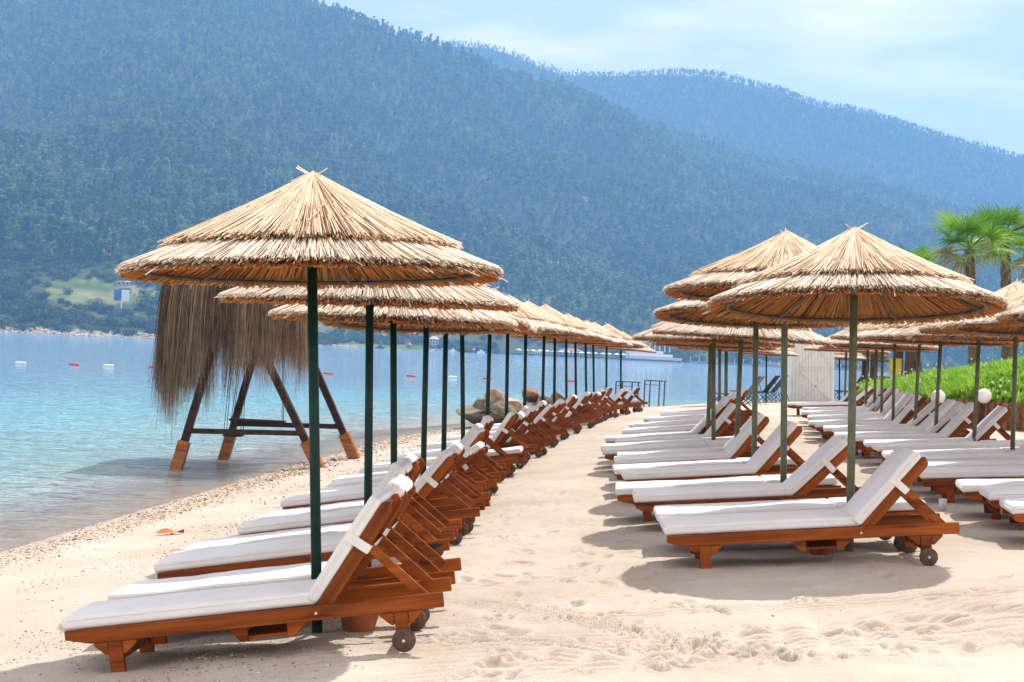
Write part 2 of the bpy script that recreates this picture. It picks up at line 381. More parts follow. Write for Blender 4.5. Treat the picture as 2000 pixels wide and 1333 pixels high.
def build_sand():
    ys = np.concatenate([np.linspace(-30, 2, 9)[:-1], np.linspace(2, 6.4, 45)[:-1], np.geomspace(6.4, 14, 470)[:-1], np.geomspace(14, 30, 130)[:-1], np.geomspace(30, 120, 110)])
    nx = 700
    u = np.linspace(-1, 1, nx)
    u = 0.75*u + 0.25*u**5
    rows = []
    for y in ys:
        half = 3.5 + 0.46*max(y, 2.0)
        x = u*half
        # fling the outermost columns far out so that the sheet runs on at the sides
        x[0] = -120; x[1] = -70; x[2] = -40; x[-1] = 200; x[-2] = 90; x[-3] = 45
        x[3] = min(x[3], -28) if y > 2 else -28
        x[-4] = max(x[-4], 28)
        rows.append(x)
    X = np.array(rows); Y = np.repeat(ys[:, None], nx, 1)
    S = shore_dist(X, Y)
    Z = sand_base(X, Y)
    D = np.zeros_like(Z); m = (Y > 5) & (Y < 32)
    r0 = np.argmax(ys > 5); r1 = np.argmax(ys > 32)
    D[r0:r1] = sand_detail(X[r0:r1], Y[r0:r1])
    Z = Z + D
    V = np.stack([X, Y, Z], -1).reshape(-1, 3)
    ny = len(ys); i = np.arange(ny-1)[:, None]*nx + np.arange(nx-1)[None, :]
    F = np.stack([i, i+1, i+nx+1, i+nx], -1).reshape(-1, 4)
    me = mesh_np('sand', V, F, mat_sand(), True, {'shore': S.ravel()})
    tag(link('beach_sand', me), kind='structure')
build_sand()

# ------------------------------------------------------------------ sea
def mat_water():
    m, t, b = newmat('sea_water')
    g = nd(t, 'ShaderNodeNewGeometry')
    d = nd(t, 'ShaderNodeAttribute', attribute_name='depth')
    n0 = nd(t, 'ShaderNodeTexNoise', inp={'Scale': 0.045, 'Detail': 3.0})
    mpp = nd(t, 'ShaderNodeMapping', inp={'Scale': (1.0, 1.6, 1.0)}); t.links.new(g.outputs['Position'], mpp.inputs['Vector']); t.links.new(mpp.outputs['Vector'], n0.inputs['Vector'])
    k = nd(t, 'ShaderNodeMath', operation='MULTIPLY_ADD', inp={1: 0.16, 2: -0.08}); t.links.new(n0.outputs['Fac'], k.inputs[0])
    dd = nd(t, 'ShaderNodeMath', operation='ADD'); t.links.new(d.outputs['Fac'], dd.inputs[0]); t.links.new(k.outputs[0], dd.inputs[1])
    colr = ramp(t, dd.outputs[0], [(0.0, (0.48, 0.43, 0.40)), (0.05, (0.42, 0.46, 0.47)), (0.14, (0.33, 0.52, 0.56)), (0.34, (0.23, 0.54, 0.66)), (0.62, (0.20, 0.42, 0.62)), (1.0, (0.20, 0.39, 0.60))])
    t.links.new(colr, b.inputs['Base Color'])
    b.inputs['Roughness'].default_value = 0.05; b.inputs['IOR'].default_value = 1.33
    al = nd(t, 'ShaderNodeMapRange', inp={'From Min': 0.0, 'From Max': 0.08, 'To Min': 0.5, 'To Max': 0.97}); t.links.new(d.outputs['Fac'], al.inputs['Value'])
    t.links.new(al.outputs[0], b.inputs['Alpha'])
    def wav(sx, sy, det, strength, dist, prev=None, rough=0.55, rot=0.2):
        mp_ = nd(t, 'ShaderNodeMapping', inp={'Scale': (sx, sy, 1.0), 'Rotation': (0, 0, rot)}); t.links.new(g.outputs['Position'], mp_.inputs['Vector'])
        n = nd(t, 'ShaderNodeTexNoise', inp={'Scale': 1.0, 'Detail': det, 'Roughness': rough, 'Distortion': 0.3}); t.links.new(mp_.outputs['Vector'], n.inputs['Vector'])
        bp = nd(t, 'ShaderNodeBump', inp={'Strength': strength, 'Distance': dist}); t.links.new(n.outputs['Fac'], bp.inputs['Height'])
        if prev is not None: t.links.new(prev, bp.inputs['Normal'])
        return bp.outputs['Normal']
    w = wav(0.8, 2.1, 4.0, 1.0, 0.55)
    w = wav(2.4, 6.5, 4.0, 1.0, 0.22, w, rot=-0.25)
    t.links.new(w, b.inputs['Normal'])
    return m
def build_sea():
    ys = np.concatenate([np.linspace(-30, 4, 10)[:-1], np.geomspace(4, 11, 20)[:-1], np.geomspace(11, 75, 520)[:-1], np.geomspace(75, 120, 40)[:-1], np.geomspace(120, 1600, 30)])
    nx = 330
    rows = []
    for y in ys:
        x0 = -(10 + 0.75*max(y, 20)); x1 = 12 + 0.75*max(y, 6)
        rows.append(np.linspace(x0, x1, nx))
    X = np.array(rows); Y = np.repeat(ys[:, None], nx, 1)
    S = shore_dist(X, Y)
    dep = np.clip(-np.interp(S, PROF_S, PROF_Z), 0, 6.5)
    dep = np.clip(dep/4.0, 0, 1)
    # small real swell, dying out at the edge
    Z = (0.016*fbm(X*0.7, Y*1.7, 91, 3) + 0.020*(0.6+1.2*np.clip(fbm(X*0.12, Y*0.2, 97, 2)+0.4, 0, 1))*fbm(X*1.5+0.25*Y, Y*3.6, 93, 3))*np.clip(-S*0.8, 0, 1)*np.clip((125-Y)/60, 0, 1)
    V = np.stack([X, Y, Z], -1).reshape(-1, 3); ny = len(ys)
    i = np.arange(ny-1)[:, None]*nx + np.arange(nx-1)[None, :]
    F = np.stack([i, i+1, i+nx+1, i+nx], -1).reshape(-1, 4)
    keep = (S.ravel()[F].min(1) < 0.8)
    me = mesh_np('sea', V, F[keep], mat_water(), True, {'depth': dep.ravel()})
    tag(link('sea', me), kind='structure')
build_sea()

# ------------------------------------------------------------------ scatter (geometry nodes, for uncountable stuff only)
def scatter(name, pts, scl, rot, idx, protos, label, cat, parent=None):
    pcol = bpy.data.collections.new(name + '_kinds')
    for p in protos: pcol.objects.link(p)
    me = bpy.data.meshes.new(name); pts = np.asarray(pts, np.float32)
    me.vertices.add(len(pts)); me.vertices.foreach_set('co', pts.ravel())
    me.attributes.new('s', 'FLOAT_VECTOR', 'POINT').data.foreach_set('vector', np.asarray(scl, np.float32).ravel())
    me.attributes.new('r', 'FLOAT_VECTOR', 'POINT').data.foreach_set('vector', np.asarray(rot, np.float32).ravel())
    me.attributes.new('k', 'INT', 'POINT').data.foreach_set('value', np.asarray(idx, np.int32))
    o = link(name, me)
    g = bpy.data.node_groups.new(name, 'GeometryNodeTree')
    g.interface.new_socket('Geometry', in_out='INPUT', socket_type='NodeSocketGeometry')
    g.interface.new_socket('Geometry', in_out='OUTPUT', socket_type='NodeSocketGeometry')
    gi = g.nodes.new('NodeGroupInput'); go = g.nodes.new('NodeGroupOutput')
    ci = g.nodes.new('GeometryNodeCollectionInfo'); ci.inputs['Collection'].default_value = pcol
    ci.inputs['Separate Children'].default_value = True; ci.inputs['Reset Children'].default_value = True
    io = g.nodes.new('GeometryNodeInstanceOnPoints'); io.inputs['Pick Instance'].default_value = True
    def named(n, ty):
        q = g.nodes.new('GeometryNodeInputNamedAttribute'); q.data_type = ty; q.inputs['Name'].default_value = n
        return next(s for s in q.outputs if s.enabled and s.name == 'Attribute')
    l = g.links.new
    l(gi.outputs[0], io.inputs['Points']); l(ci.outputs[0], io.inputs['Instance']); l(named('k', 'INT'), io.inputs['Instance Index'])
    l(named('r', 'FLOAT_VECTOR'), io.inputs['Rotation']); l(named('s', 'FLOAT_VECTOR'), io.inputs['Scale']); l(io.outputs[0], go.inputs[0])
    md = o.modifiers.new('scatter', 'NODES'); md.node_group = g
    tag(o, label, cat, kind='stuff')
    return o
def proto(name, me): return bpy.data.objects.new(name, me)

# ------------------------------------------------------------------ hills
def pts_to_polar(pts):
    tt = []; ee = []
    for px, py in pts:
        d = pix_dir(px, py); tt.append(d.x/d.y); ee.append(d.z/d.y)
    return np.array(tt), np.array(ee)
RIDGE_A = pts_to_polar([(-900, -40), (-400, -60), (0, -75), (300, -60), (500, -22), (620, 5), (700, 28), (830, 70), (900, 97), (1000, 140), (1200, 205), (1350, 262), (1500, 312), (1600, 338), (1700, 360), (1800, 386), (2000, 436), (2300, 520), (2900, 650)])
RIDGE_B = pts_to_polar([(-900, 260), (500, 160), (760, 90), (850, 76), (950, 82), (1000, 96), (1050, 118), (1100, 136), (1180, 137), (1260, 136), (1330, 135), (1400, 141), (1480, 163), (1540, 178), (1600, 205), (1700, 221), (1800, 246), (1900, 274), (2000, 300), (2300, 400), (2900, 560)])
def t_of(px): return np.interp(px, *(lambda P: (P, [pix_dir(p, 690).x/pix_dir(p, 690).y for p in P]))(np.array([-900., 0, 500, 1000, 1500, 2000, 2900])))
SH_T = t_of(np.array([-900., 0, 300, 620, 1000, 1400, 1700, 2900])); SH_Y = np.array([560., 640, 660, 820, 900, 930, 950, 980])
def hillA(t, u):
    """u=0 at the far shore, 1 at the ridge, up to 1.5 behind it"""
    ys = np.interp(t, SH_T, SH_Y); yr = np.interp(t, SH_T, np.array([1900., 1950, 1980, 2000, 2100, 2300, 2400, 2300]))
    Y = ys + (yr-ys)*u; X = t*Y
    e = np.interp(t, *RIDGE_A); zr = EYE + e*yr - 8.0
    uu = np.clip(u, 0, 1)
    prof = 0.9*uu**1.35 + 0.1*uu
    z = zr*prof
    w = np.clip(uu*(1.05-uu)*4, 0, 1)
    z = z + w*(95*fbm(X/300+2.2+Y/600, Y/800, 5, 4) + 14*fbm(X/90, Y/120, 9, 3))*np.clip(zr/300, 0.15, 1)
    z = np.where(u > 1, zr*(1-(u-1)*1.2), z)
    z = z + 0.8*np.clip(u*30, 0, 1) - 0.5
    return X, Y, z
def hillB(t, u):
    ya, yb = 2200., 3200.
    Y = ya + (yb-ya)*u; X = t*Y; e = np.interp(t, *RIDGE_B); zr = EYE + e*yb - 8.0
    uu = np.clip(u, 0, 1)
    z = zr*(0.25*uu**0.5+0.75*uu**1.1) + np.clip(uu*(1.05-uu)*4, 0, 1)*(70*fbm(X/520+7, Y/800, 15, 4) + 14*fbm(X/120, Y/150, 19, 2))
    z = np.where(u > 1, zr*(1-(u-1)*1.0), z)
    return X, Y, z
def clear_zone(px, py):
    """meadows and bare patches of the far shore, in pixels of the picture -> True where no trees grow"""
    n = fbm(px/38.0, py/12.0, 61, 3)*34
    a = ((px-185)/125.0)**2 + ((py-572+n)/22.0)**2 < 1
    c = ((px-770)/130.0)**2 + ((py-681-0.045*(px-770)+n*0.12)/6.5)**2 < 1
    d = (px > 960) & (px < 1420) & (py > 692 + 0.045*(px-960))
    return a | c | d
def project(X, Y, Z):
    dz = Z-EYE; f = X*FWD.x+Y*FWD.y+dz*FWD.z
    return 1000+FPX*(X*RIGHT.x+Y*RIGHT.y+dz*RIGHT.z)/f, 666.5-FPX*(X*UP.x+Y*UP.y+dz*UP.z)/f
def grid_mesh(name, fn, tN, uN, mat, umax=1.4):
    t = np.linspace(-0.62, 0.66, tN); u = umax*np.linspace(0, 1, uN)**1.6
    T, U = np.meshgrid(t, u); X, Y, Z = fn(T, U)
    px, py = project(X, Y, Z); md = clear_zone(px, py).astype(float).ravel()
    i = np.arange(uN-1)[:, None]*tN + np.arange(tN-1)[None, :]
    return mesh_np(name, np.stack([X, Y, Z], -1).reshape(-1, 3), np.stack([i, i+1, i+tN+1, i+tN], -1).reshape(-1, 4), mat, True, {'meadow': md})
def mat_hill():
    m, t, b = newmat('hill_ground')
    g = nd(t, 'ShaderNodeNewGeometry')
    n = nd(t, 'ShaderNodeTexNoise', inp={'Scale': 0.02, 'Detail': 8.0}); t.links.new(g.outputs['Position'], n.inputs['Vector'])
    md = nd(t, 'ShaderNodeAttribute', attribute_name='meadow'); mxm = nd(t, 'ShaderNodeMix', data_type='RGBA')
    n2 = nd(t, 'ShaderNodeTexNoise', inp={'Scale': 0.06, 'Detail': 6.0}); t.links.new(g.outputs['Position'], n2.inputs['Vector'])
    t.links.new(ramp(t, n.outputs['Fac'], [(0.3, (0.045, 0.06, 0.025)), (0.55, (0.09, 0.105, 0.045)), (0.72, (0.20, 0.17, 0.09))]), mxm.inputs['A'])
    t.links.new(ramp(t, n2.outputs['Fac'], [(0.32, (0.08, 0.12, 0.035)), (0.5, (0.16, 0.19, 0.06)), (0.68, (0.31, 0.25, 0.15))]), mxm.inputs['B'])
    t.links.new(md.outputs['Fac'], mxm.inputs['Factor']); t.links.new(mxm.outputs['Result'], b.inputs['Base Color'])
    b.inputs['Roughness'].default_value = 1.0; b.inputs['Specular IOR Level'].default_value = 0.0
    return m
M_HILL = mat_hill()
tag(link('near_hill', grid_mesh('near_hill', hillA, 640, 220, M_HILL)), kind='structure')
tag(link('far_hill', grid_mesh('far_hill', hillB, 160, 60, M_HILL)), kind='structure')

M_PINE = mat_leaf('pine_needles', [(0.0, (0.026, 0.055, 0.018)), (0.35, (0.065, 0.125, 0.036)), (0.7, (0.15, 0.24, 0.065)), (1.0, (0.28, 0.35, 0.11))], 0.3)
M_PINE2 = mat_leaf('young_pine_needles', [(0.0, (0.045, 0.08, 0.025)), (0.35, (0.11, 0.18, 0.05)), (0.7, (0.23, 0.32, 0.09)), (1.0, (0.38, 0.43, 0.16))], 0.3)
M_SCRUB = mat_leaf('scrub_leaves', [(0.0, (0.03, 0.055, 0.02)), (0.4, (0.06, 0.10, 0.032)), (0.75, (0.11, 0.15, 0.05)), (1.0, (0.17, 0.20, 0.075))], 0.25)
M_BARK = plain('pine_bark', (0.10, 0.065, 0.045), 0.9, 0.2, 3)
def leaf_cloud(rng, n, fn, size, name, mats, trunk=None):
    """n small quads placed by fn(rng)->point, plus an optional trunk; one mesh"""
    V = []; F = []; tone = []
    for i in range(n):
        p, sz = fn(rng)
        a = rng.normal(size=3); a /= np.linalg.norm(a); b = np.cross(a, rng.normal(size=3)); b /= np.linalg.norm(b)
        s = size*sz*rng.uniform(0.6, 1.3); k = len(V)
        V += [p-a*s-b*s*0.7, p+a*s-b*s*0.6, p+a*s*0.8+b*s*0.7, p-a*s*0.7+b*s*0.8]; F.append((k, k+1, k+2, k+3)); tone += [rng.uniform(0, 1)]*4
    me = mesh_np(name, np.array(V), np.array(F), None, False, {'tone': tone})
    return me
def add_trunk(me, h, r, mat):
    import bmesh
    bm = bmesh.new(); bm.from_mesh(me)
    vs0 = [bm.verts.new((r*math.cos(a), r*math.sin(a), -0.6)) for a in (0, 1.57, 3.14, 4.71)]
    vs1 = [bm.verts.new((0.4*r*math.cos(a), 0.4*r*math.sin(a), h)) for a in (0, 1.57, 3.14, 4.71)]
    for i in range(4):
        f = bm.faces.new((vs0[i], vs0[(i+1) % 4], vs1[(i+1) % 4], vs1[i])); f.material_index = 1
    bm.to_mesh(me); bm.free(); me.materials.append(mat)
def pine_mesh(seed, h=9.0, spread=2.6, n=170, style=0, mat=None):
    rng = np.random.default_rng(seed)
    lobes = []
    for i in range(9):
        zz = rng.uniform(0.28, 0.98); rr = spread*(1.15-zz)*rng.uniform(0.2, 0.75) if style == 0 else spread*rng.uniform(0.1, 0.7)*(1.1-abs(zz-0.65)*1.4)
        an = rng.uniform(0, 6.28); lobes.append((np.array([rr*math.cos(an), rr*math.sin(an), h*zz]), spread*rng.uniform(0.32, 0.55)*(1.25-0.5*zz)))
    lobes.append((np.array([0, 0, h*0.95]), spread*0.3))
    def fn(r):
        c, s = lobes[r.integers(len(lobes))]; d = r.normal(size=3); d /= np.linalg.norm(d)
        return c + d*s*np.array([1, 1, 0.8])*r.uniform(0.55, 1.0), 1.0
    me = leaf_cloud(rng, n, fn, 0.42, 'pine', None); me.materials.append(mat or M_PINE); add_trunk(me, h*0.85, 0.22, M_BARK)
    return me
def bush_mesh(seed, w=2.6, h=3.0, n=170, mat=None, size=0.3):
    rng = np.random.default_rng(seed); lobes = [(np.array([rng.uniform(-.6, .6)*w, rng.uniform(-.6, .6)*w, h*rng.uniform(0.25, 0.75)]), w*rng.uniform(0.3, 0.55)) for _ in range(9)]
    def fn(r):
        c, s = lobes[r.integers(len(lobes))]; d = r.normal(size=3); d /= np.linalg.norm(d)
        p = c + d*s*np.array([1, 1, 0.85]); p[2] = max(p[2], 0.02); return p, 1.0
    me = leaf_cloud(rng, n, fn, size, 'bush', None); me.materials.append(mat or M_SCRUB); add_trunk(me, h*0.5, 0.12, M_BARK)
    return me
PINES = [pine_mesh(100+i, random.uniform(8, 11), random.uniform(2.2, 3.0), 190, i % 2, M_PINE if i < 3 else M_PINE2) for i in range(6)]
BUSHES = [bush_mesh(200+i, random.uniform(2.2, 3.0), random.uniform(2.6, 3.6), 240) for i in range(5)]
def plant(fn, n, seed, trange, ulo, uhi, power):
    r = np.random.default_rng(seed)
    t = r.uniform(*trange, n); u = ulo + (uhi-ulo)*r.uniform(0, 1, n)**power
    return t, u, r
# pine wood over the near hill
t, u, r = plant(hillA, 46000, 1, (-0.42, 0.46), 0.06, 1.04, 0.8)
X, Y, Z = hillA(t, u); px, py = project(X, Y, Z)
dens = fbm(X/60, Y/60, 33, 3)
lowest = 0.105*np.clip((420-px)/160, 0, 1)
ok = (~clear_zone(px, py)) & (dens > -0.62) & (u > lowest)
X, Y, Z = X[ok], Y[ok], Z[ok]; n = len(X)
s = 1.28*r.uniform(0.55, 1.2, n)*(1+0.35*fbm(X/45, Y/45, 35, 2))
scl = np.stack([s*r.uniform(0.9, 1.25, n), s*r.uniform(0.9, 1.25, n), s], -1)
rot = np.stack([r.normal(0, .05, n), r.normal(0, .05, n), r.uniform(0, 6.28, n)], -1)
scatter('hillside_pine_wood', np.stack([X, Y, Z], -1), scl, rot, r.integers(0, 3, n) + 3*((fbm(X/110+Y/260, Y/170, 47, 4) + r.normal(0, 0.17, n)) > 0.0), [proto('pine_kind', m) for m in PINES], 'dense pine wood covering the near hillside across the bay', 'forest')
# pine wood over the far hill
t, u, r = plant(hillB, 46000, 2, (-0.12, 0.46), 0.1, 1.03, 0.8)
X, Y, Z = hillB(t, u); n = len(X)
s = r.uniform(0.55, 1.05, n); scl = np.stack([s*1.15, s*1.15, s], -1); rot = np.stack([np.zeros(n), np.zeros(n), r.uniform(0, 6.28, n)], -1)
scatter('far_hill_pine_wood', np.stack([X, Y, Z], -1), scl, rot, r.integers(0, 6, n), [proto('pine_kind', m) for m in PINES], 'hazy blue pine wood on the farther ridge at right', 'forest')
# scrub along the far shore
t, u, r = plant(hillA, 9000, 3, (-0.42, 0.46), 0.004, 0.22, 1.0)
X, Y, Z = hillA(t, u); px, py = project(X, Y, Z)
left = px < 420
ok = ((~clear_zone(px, py)) | ((r.random(9000) < 0.10) & left)) & ((left & (u < 0.12)) | ((~left) & (u < 0.09))) & (fbm(X/18, Y/18, 38, 2) > -0.12)
X, Y, Z = X[ok], Y[ok], Z[ok]; n = len(X); s = r.uniform(0.45, 1.25, n)
scatter('shore_scrub', np.stack([X, Y, Z], -1), np.stack([s*1.1, s*1.1, s], -1), np.stack([np.zeros(n), np.zeros(n), r.uniform(0, 6.28, n)], -1), r.integers(0, 5, n), [proto('bush_kind', m) for m in BUSHES], 'low green scrub growing along the far waterline', 'scrub')
#==PART2==
# ------------------------------------------------------------------ haze: pale air between here and the hills
hz_top = 680.0
hm = bpy.data.materials.new('haze_air'); hm.use_nodes = True
ht = hm.node_tree; ht.nodes.clear()
hv = ht.nodes.new('ShaderNodeVolumePrincipled'); ho = ht.nodes.new('ShaderNodeOutputMaterial')
hv.inputs['Color'].default_value = HAZE_COLOR; hv.inputs['Density'].default_value = HAZE_DENSITY; hv.inputs['Anisotropy'].default_value = 0.0
ht.links.new(hv.outputs[0], ho.inputs['Volume'])
tag(link('haze', MB().box(-4200, 4200, -120, 5200, -9, hz_top).mesh('haze', hm)), kind='stuff')

ORD = ['first', 'second', 'third', 'fourth', 'fifth', 'sixth', 'seventh', 'eighth', 'ninth', 'tenth', 'eleventh', 'twelfth', 'thirteenth', 'fourteenth', 'fifteenth', 'sixteenth', 'seventeenth', 'eighteenth', 'nineteenth', 'twentieth']

# ------------------------------------------------------------------ thatched umbrellas
RIM = 1.08
def cone_z(r): q = r/RIM; return 0.51*(1-q)*(0.84+0.16*(1-q))
def reeds(rng, n, r0, r1, off, width, tone, jit=0.03, seg=3, dang=0.02, lift=0.0):
    """n reeds as three-sided sticks lying down the cone; returns V, F, tone"""
    th = rng.uniform(0, 2*math.pi, n); th1 = th + rng.normal(0, dang, n)
    a = rng.uniform(*r0, n); b = rng.uniform(*r1, n) + rng.normal(0, 0.006, n)
    o = rng.uniform(*off, n); w = rng.uniform(*width, n)*0.5; tn = np.clip(rng.normal(*tone, n), 0.02, 1)
    V = np.zeros((n, seg, 3, 3)); 
    dz = rng.normal(0, 0.004, n) + lift*rng.random(n)
    for k in range(seg):
        f = k/(seg-1); r = a+(b-a)*f; t = th*(1-f)+th1*f
        z = cone_z(np.minimum(r, 1.3)) + o + dz*f
        cx, cy = np.cos(t), np.sin(t)
        wk = w*(1.0 if k else 0.8)
        wk = np.minimum(wk, 0.35*np.abs(r) + 0.004)
        V[:, k, 0] = np.stack([r*cx - wk*cy, r*cy + wk*cx, z - wk*0.5], -1)
        V[:, k, 1] = np.stack([r*cx + wk*cy, r*cy - wk*cx, z - wk*0.5], -1)
        V[:, k, 2] = np.stack([r*cx, r*cy, z + wk*1.0], -1)
    base = (np.arange(n)*seg*3)[:, None]
    F = []
    for k in range(seg-1):
        for j in range(3):
            j2 = (j+1) % 3; F.append(base + np.array([[k*3+j, k*3+j2, (k+1)*3+j2, (k+1)*3+j]]))
    # close the cut end
    F.append(base + np.array([[(seg-1)*3, (seg-1)*3+1, (seg-1)*3+2, (seg-1)*3+2]])[:, [0, 1, 2, 2]])
    F = np.stack(F, 1).reshape(-1, 4)
    return V.reshape(-1, 3), F, np.repeat(tn, seg*3)
def join(parts):
    V = []; F = []; T = []; b = 0
    for v, f, t in parts:
        V.append(v); F.append(f+b); T.append(t); b += len(v)
    return np.concatenate(V), np.concatenate(F), np.concatenate(T)
def fix_tris(V, F):
    return F
def mesh_reed(name, parts, mat):
    V, F, T = join(parts)
    q = F[F[:, 2] != F[:, 3]]
    # end caps kept as thin quads would be degenerate: drop them into quads with a doubled edge removed
    return mesh_np(name, V, q, mat, False, {'tone': T})
THATCH = []
for k in range(3):
    rg = np.random.default_rng(500+k)
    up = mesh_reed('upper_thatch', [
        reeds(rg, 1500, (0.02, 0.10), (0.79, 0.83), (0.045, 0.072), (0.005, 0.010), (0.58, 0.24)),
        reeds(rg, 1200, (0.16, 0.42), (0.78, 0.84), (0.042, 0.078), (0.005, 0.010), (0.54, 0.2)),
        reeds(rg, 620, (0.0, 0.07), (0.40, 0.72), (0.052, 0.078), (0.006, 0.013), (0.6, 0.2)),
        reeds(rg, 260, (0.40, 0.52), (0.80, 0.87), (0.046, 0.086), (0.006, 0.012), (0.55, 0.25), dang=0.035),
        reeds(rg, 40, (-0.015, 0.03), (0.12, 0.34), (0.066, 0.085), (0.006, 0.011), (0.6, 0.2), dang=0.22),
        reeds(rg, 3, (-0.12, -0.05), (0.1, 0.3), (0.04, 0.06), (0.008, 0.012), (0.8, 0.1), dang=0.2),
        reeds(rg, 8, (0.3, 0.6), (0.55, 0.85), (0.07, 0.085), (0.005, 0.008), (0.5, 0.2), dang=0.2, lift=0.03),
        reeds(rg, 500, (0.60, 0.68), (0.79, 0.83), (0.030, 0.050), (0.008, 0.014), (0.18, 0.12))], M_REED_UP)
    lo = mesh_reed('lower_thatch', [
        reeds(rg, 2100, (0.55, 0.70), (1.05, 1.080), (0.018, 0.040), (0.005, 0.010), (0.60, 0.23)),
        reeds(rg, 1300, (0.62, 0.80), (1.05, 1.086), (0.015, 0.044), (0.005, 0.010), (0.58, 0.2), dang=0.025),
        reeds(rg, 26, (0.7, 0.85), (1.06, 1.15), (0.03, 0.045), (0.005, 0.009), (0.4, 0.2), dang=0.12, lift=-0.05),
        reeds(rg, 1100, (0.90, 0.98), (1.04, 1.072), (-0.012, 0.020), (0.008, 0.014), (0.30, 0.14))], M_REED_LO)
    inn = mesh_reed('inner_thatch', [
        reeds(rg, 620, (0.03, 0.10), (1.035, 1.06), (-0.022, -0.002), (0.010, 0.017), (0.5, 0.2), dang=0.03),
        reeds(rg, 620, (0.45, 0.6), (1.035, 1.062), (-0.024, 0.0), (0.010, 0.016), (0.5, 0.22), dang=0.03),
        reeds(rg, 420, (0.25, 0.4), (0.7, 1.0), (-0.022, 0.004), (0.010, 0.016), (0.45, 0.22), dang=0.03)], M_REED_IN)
    THATCH.append((up, lo, inn))
ME_HOOP = MB().torus(0.93, 0.014, 48, 6, z=cone_z(0.93)-0.045).torus(0.40, 0.011, 32, 6, z=cone_z(0.40)-0.04).mesh('hoop', M_HOOP, True)
def spoke_mesh():
    m = MB(); m.tube((0.05, 0, cone_z(0.05)-0.10), (0.94, 0, cone_z(0.94)-0.055), 0.013, 0.011, 6); return m.mesh('spoke', M_HOOP)
ME_SPOKE = spoke_mesh()
def umbrella(base, top, scale, tx, ty, mat, rad, label, group, k):
    base = Vector(base); top = Vector(top)
    t = empty('beach_umbrella', base)
    tag(t, label, 'umbrella', group)
    apex = top + (top-base).normalized()*0.38*scale
    po = link('pole', MB().tube((base-base) - Vector((0, 0, 0.35)), apex-base, rad, rad*0.94, 14).mesh('pole', mat, False), t)
    po.data.polygons.foreach_set('use_smooth', [len(p.vertices) == 4 for p in po.data.polygons])
    rotm = Euler((ty, -tx, 0)).to_matrix().to_4x4()
    spin = Matrix.Rotation(random.uniform(0, 6.28), 4, 'Z')
    M = Matrix.Translation(top-base) @ rotm @ spin @ Matrix.Diagonal((scale, scale, scale*random.uniform(0.95, 1.06), 1))
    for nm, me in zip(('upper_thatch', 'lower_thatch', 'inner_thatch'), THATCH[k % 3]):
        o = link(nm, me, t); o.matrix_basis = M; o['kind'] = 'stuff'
    o = link('hoop', ME_HOOP, t); o.matrix_basis = M
    for i in range(6):
        o = link('spoke', ME_SPOKE, t); o.matrix_basis = M @ Matrix.Rotation(i*math.pi/3+0.3, 4, 'Z')
    return t

# ------------------------------------------------------------------ loungers
LW = 0.62; LT = 0.285
def rounded_slab(lx, ly, lz, r, seed, nx=36, ny=12, sag=0.012, crown=0.012):
    """soft cushion: top and bottom sheets meeting in a rounded rim"""
    rng = np.random.default_rng(seed)
    us = np.concatenate([[0, 0.25*r, 0.6*r, r], np.linspace(r, lx-r, nx)[1:-1], [lx-r, lx-0.6*r, lx-0.25*r, lx]])
    vs = np.concatenate([[0, 0.25*r, 0.6*r, r], np.linspace(r, ly-r, ny)[1:-1], [ly-r, ly-0.6*r, ly-0.25*r, ly]])
    U, Vv = np.meshgrid(us, vs, indexing='ij')
    def edge(a, L):
        d = np.minimum(a, L-a); q = np.clip(1-d/r, 0, 1); return np.sqrt(np.clip(1-q*q, 0, 1))
    h = np.minimum(edge(U, lx), edge(Vv, ly))
    top = lz*(0.5+0.5*h) + h*(crown*np.sin(math.pi*np.clip(Vv/ly, 0, 1)) + sag*fbm(U*3+seed, Vv*4, seed, 3) + 0.5*sag*fbm(U*11+seed, Vv*6, seed+3, 2))
    bot = lz*(0.5-0.5*h)
    n1, n2 = U.shape
    V = np.concatenate([np.stack([U, Vv-ly/2, top], -1).reshape(-1, 3), np.stack([U, Vv-ly/2, bot], -1).reshape(-1, 3)])
    i = np.arange(n1-1)[:, None]*n2 + np.arange(n2-1)[None, :]
    F1 = np.stack([i, i+n2, i+n2+1, i+1], -1).reshape(-1, 4); F2 = np.stack([i, i+1, i+n2+1, i+n2], -1).reshape(-1, 4) + n1*n2
    per = [(a*n2, (a+1)*n2) for a in range(n1-1)] + [((n1-1)*n2+b, (n1-1)*n2+b+1) for b in range(n2-1)] + [((a+1)*n2+n2-1, a*n2+n2-1) for a in range(n1-1)] + [(b+1, b) for b in range(n2-1)]
    F3 = np.array([(b_, a_, a_+n1*n2, b_+n1*n2) for a_, b_ in per])
    return np.asarray(V), np.concatenate([F1, F2, F3])
SEATS = [mesh_np('seat_cushion', *rounded_slab(1.35, 0.60, 0.068, 0.017, 30+i, sag=0.008, crown=0.006), M_CUSHION, True) for i in range(4)]
BACKS = [mesh_np('back_cushion', *rounded_slab(0.64, 0.59, 0.066, 0.017, 40+i, 22, sag=0.008, crown=0.006), M_CUSHION, True) for i in range(4)]
def piping_mesh(lx, ly, z, name):
    c = 0.03; y = ly/2; pts = [(c, -y+0.004), (lx-c, -y+0.004), (lx-0.006, -y+c), (lx-0.006, y-c), (lx-c, y-0.004), (c, y-0.004), (0.006, y-c), (0.006, -y+c), (c, -y+0.004)]
    return MB().path([(a, b, z) for a, b in pts], 0.0038, 6).mesh(name, M_STRAP)
ME_PIPE_S = piping_mesh(1.35, 0.60, 0.050, 'piping'); ME_PIPE_B = piping_mesh(0.64, 0.59, 0.048, 'piping')
def rail_mesh():
    return MB().prism([(0, LT), (0, 0.238), (0.13, 0.208), (2.0, 0.208), (2.0, LT)], -0.016, 0.016).mesh('side_rail', M_TEAK, bevel=0.004)
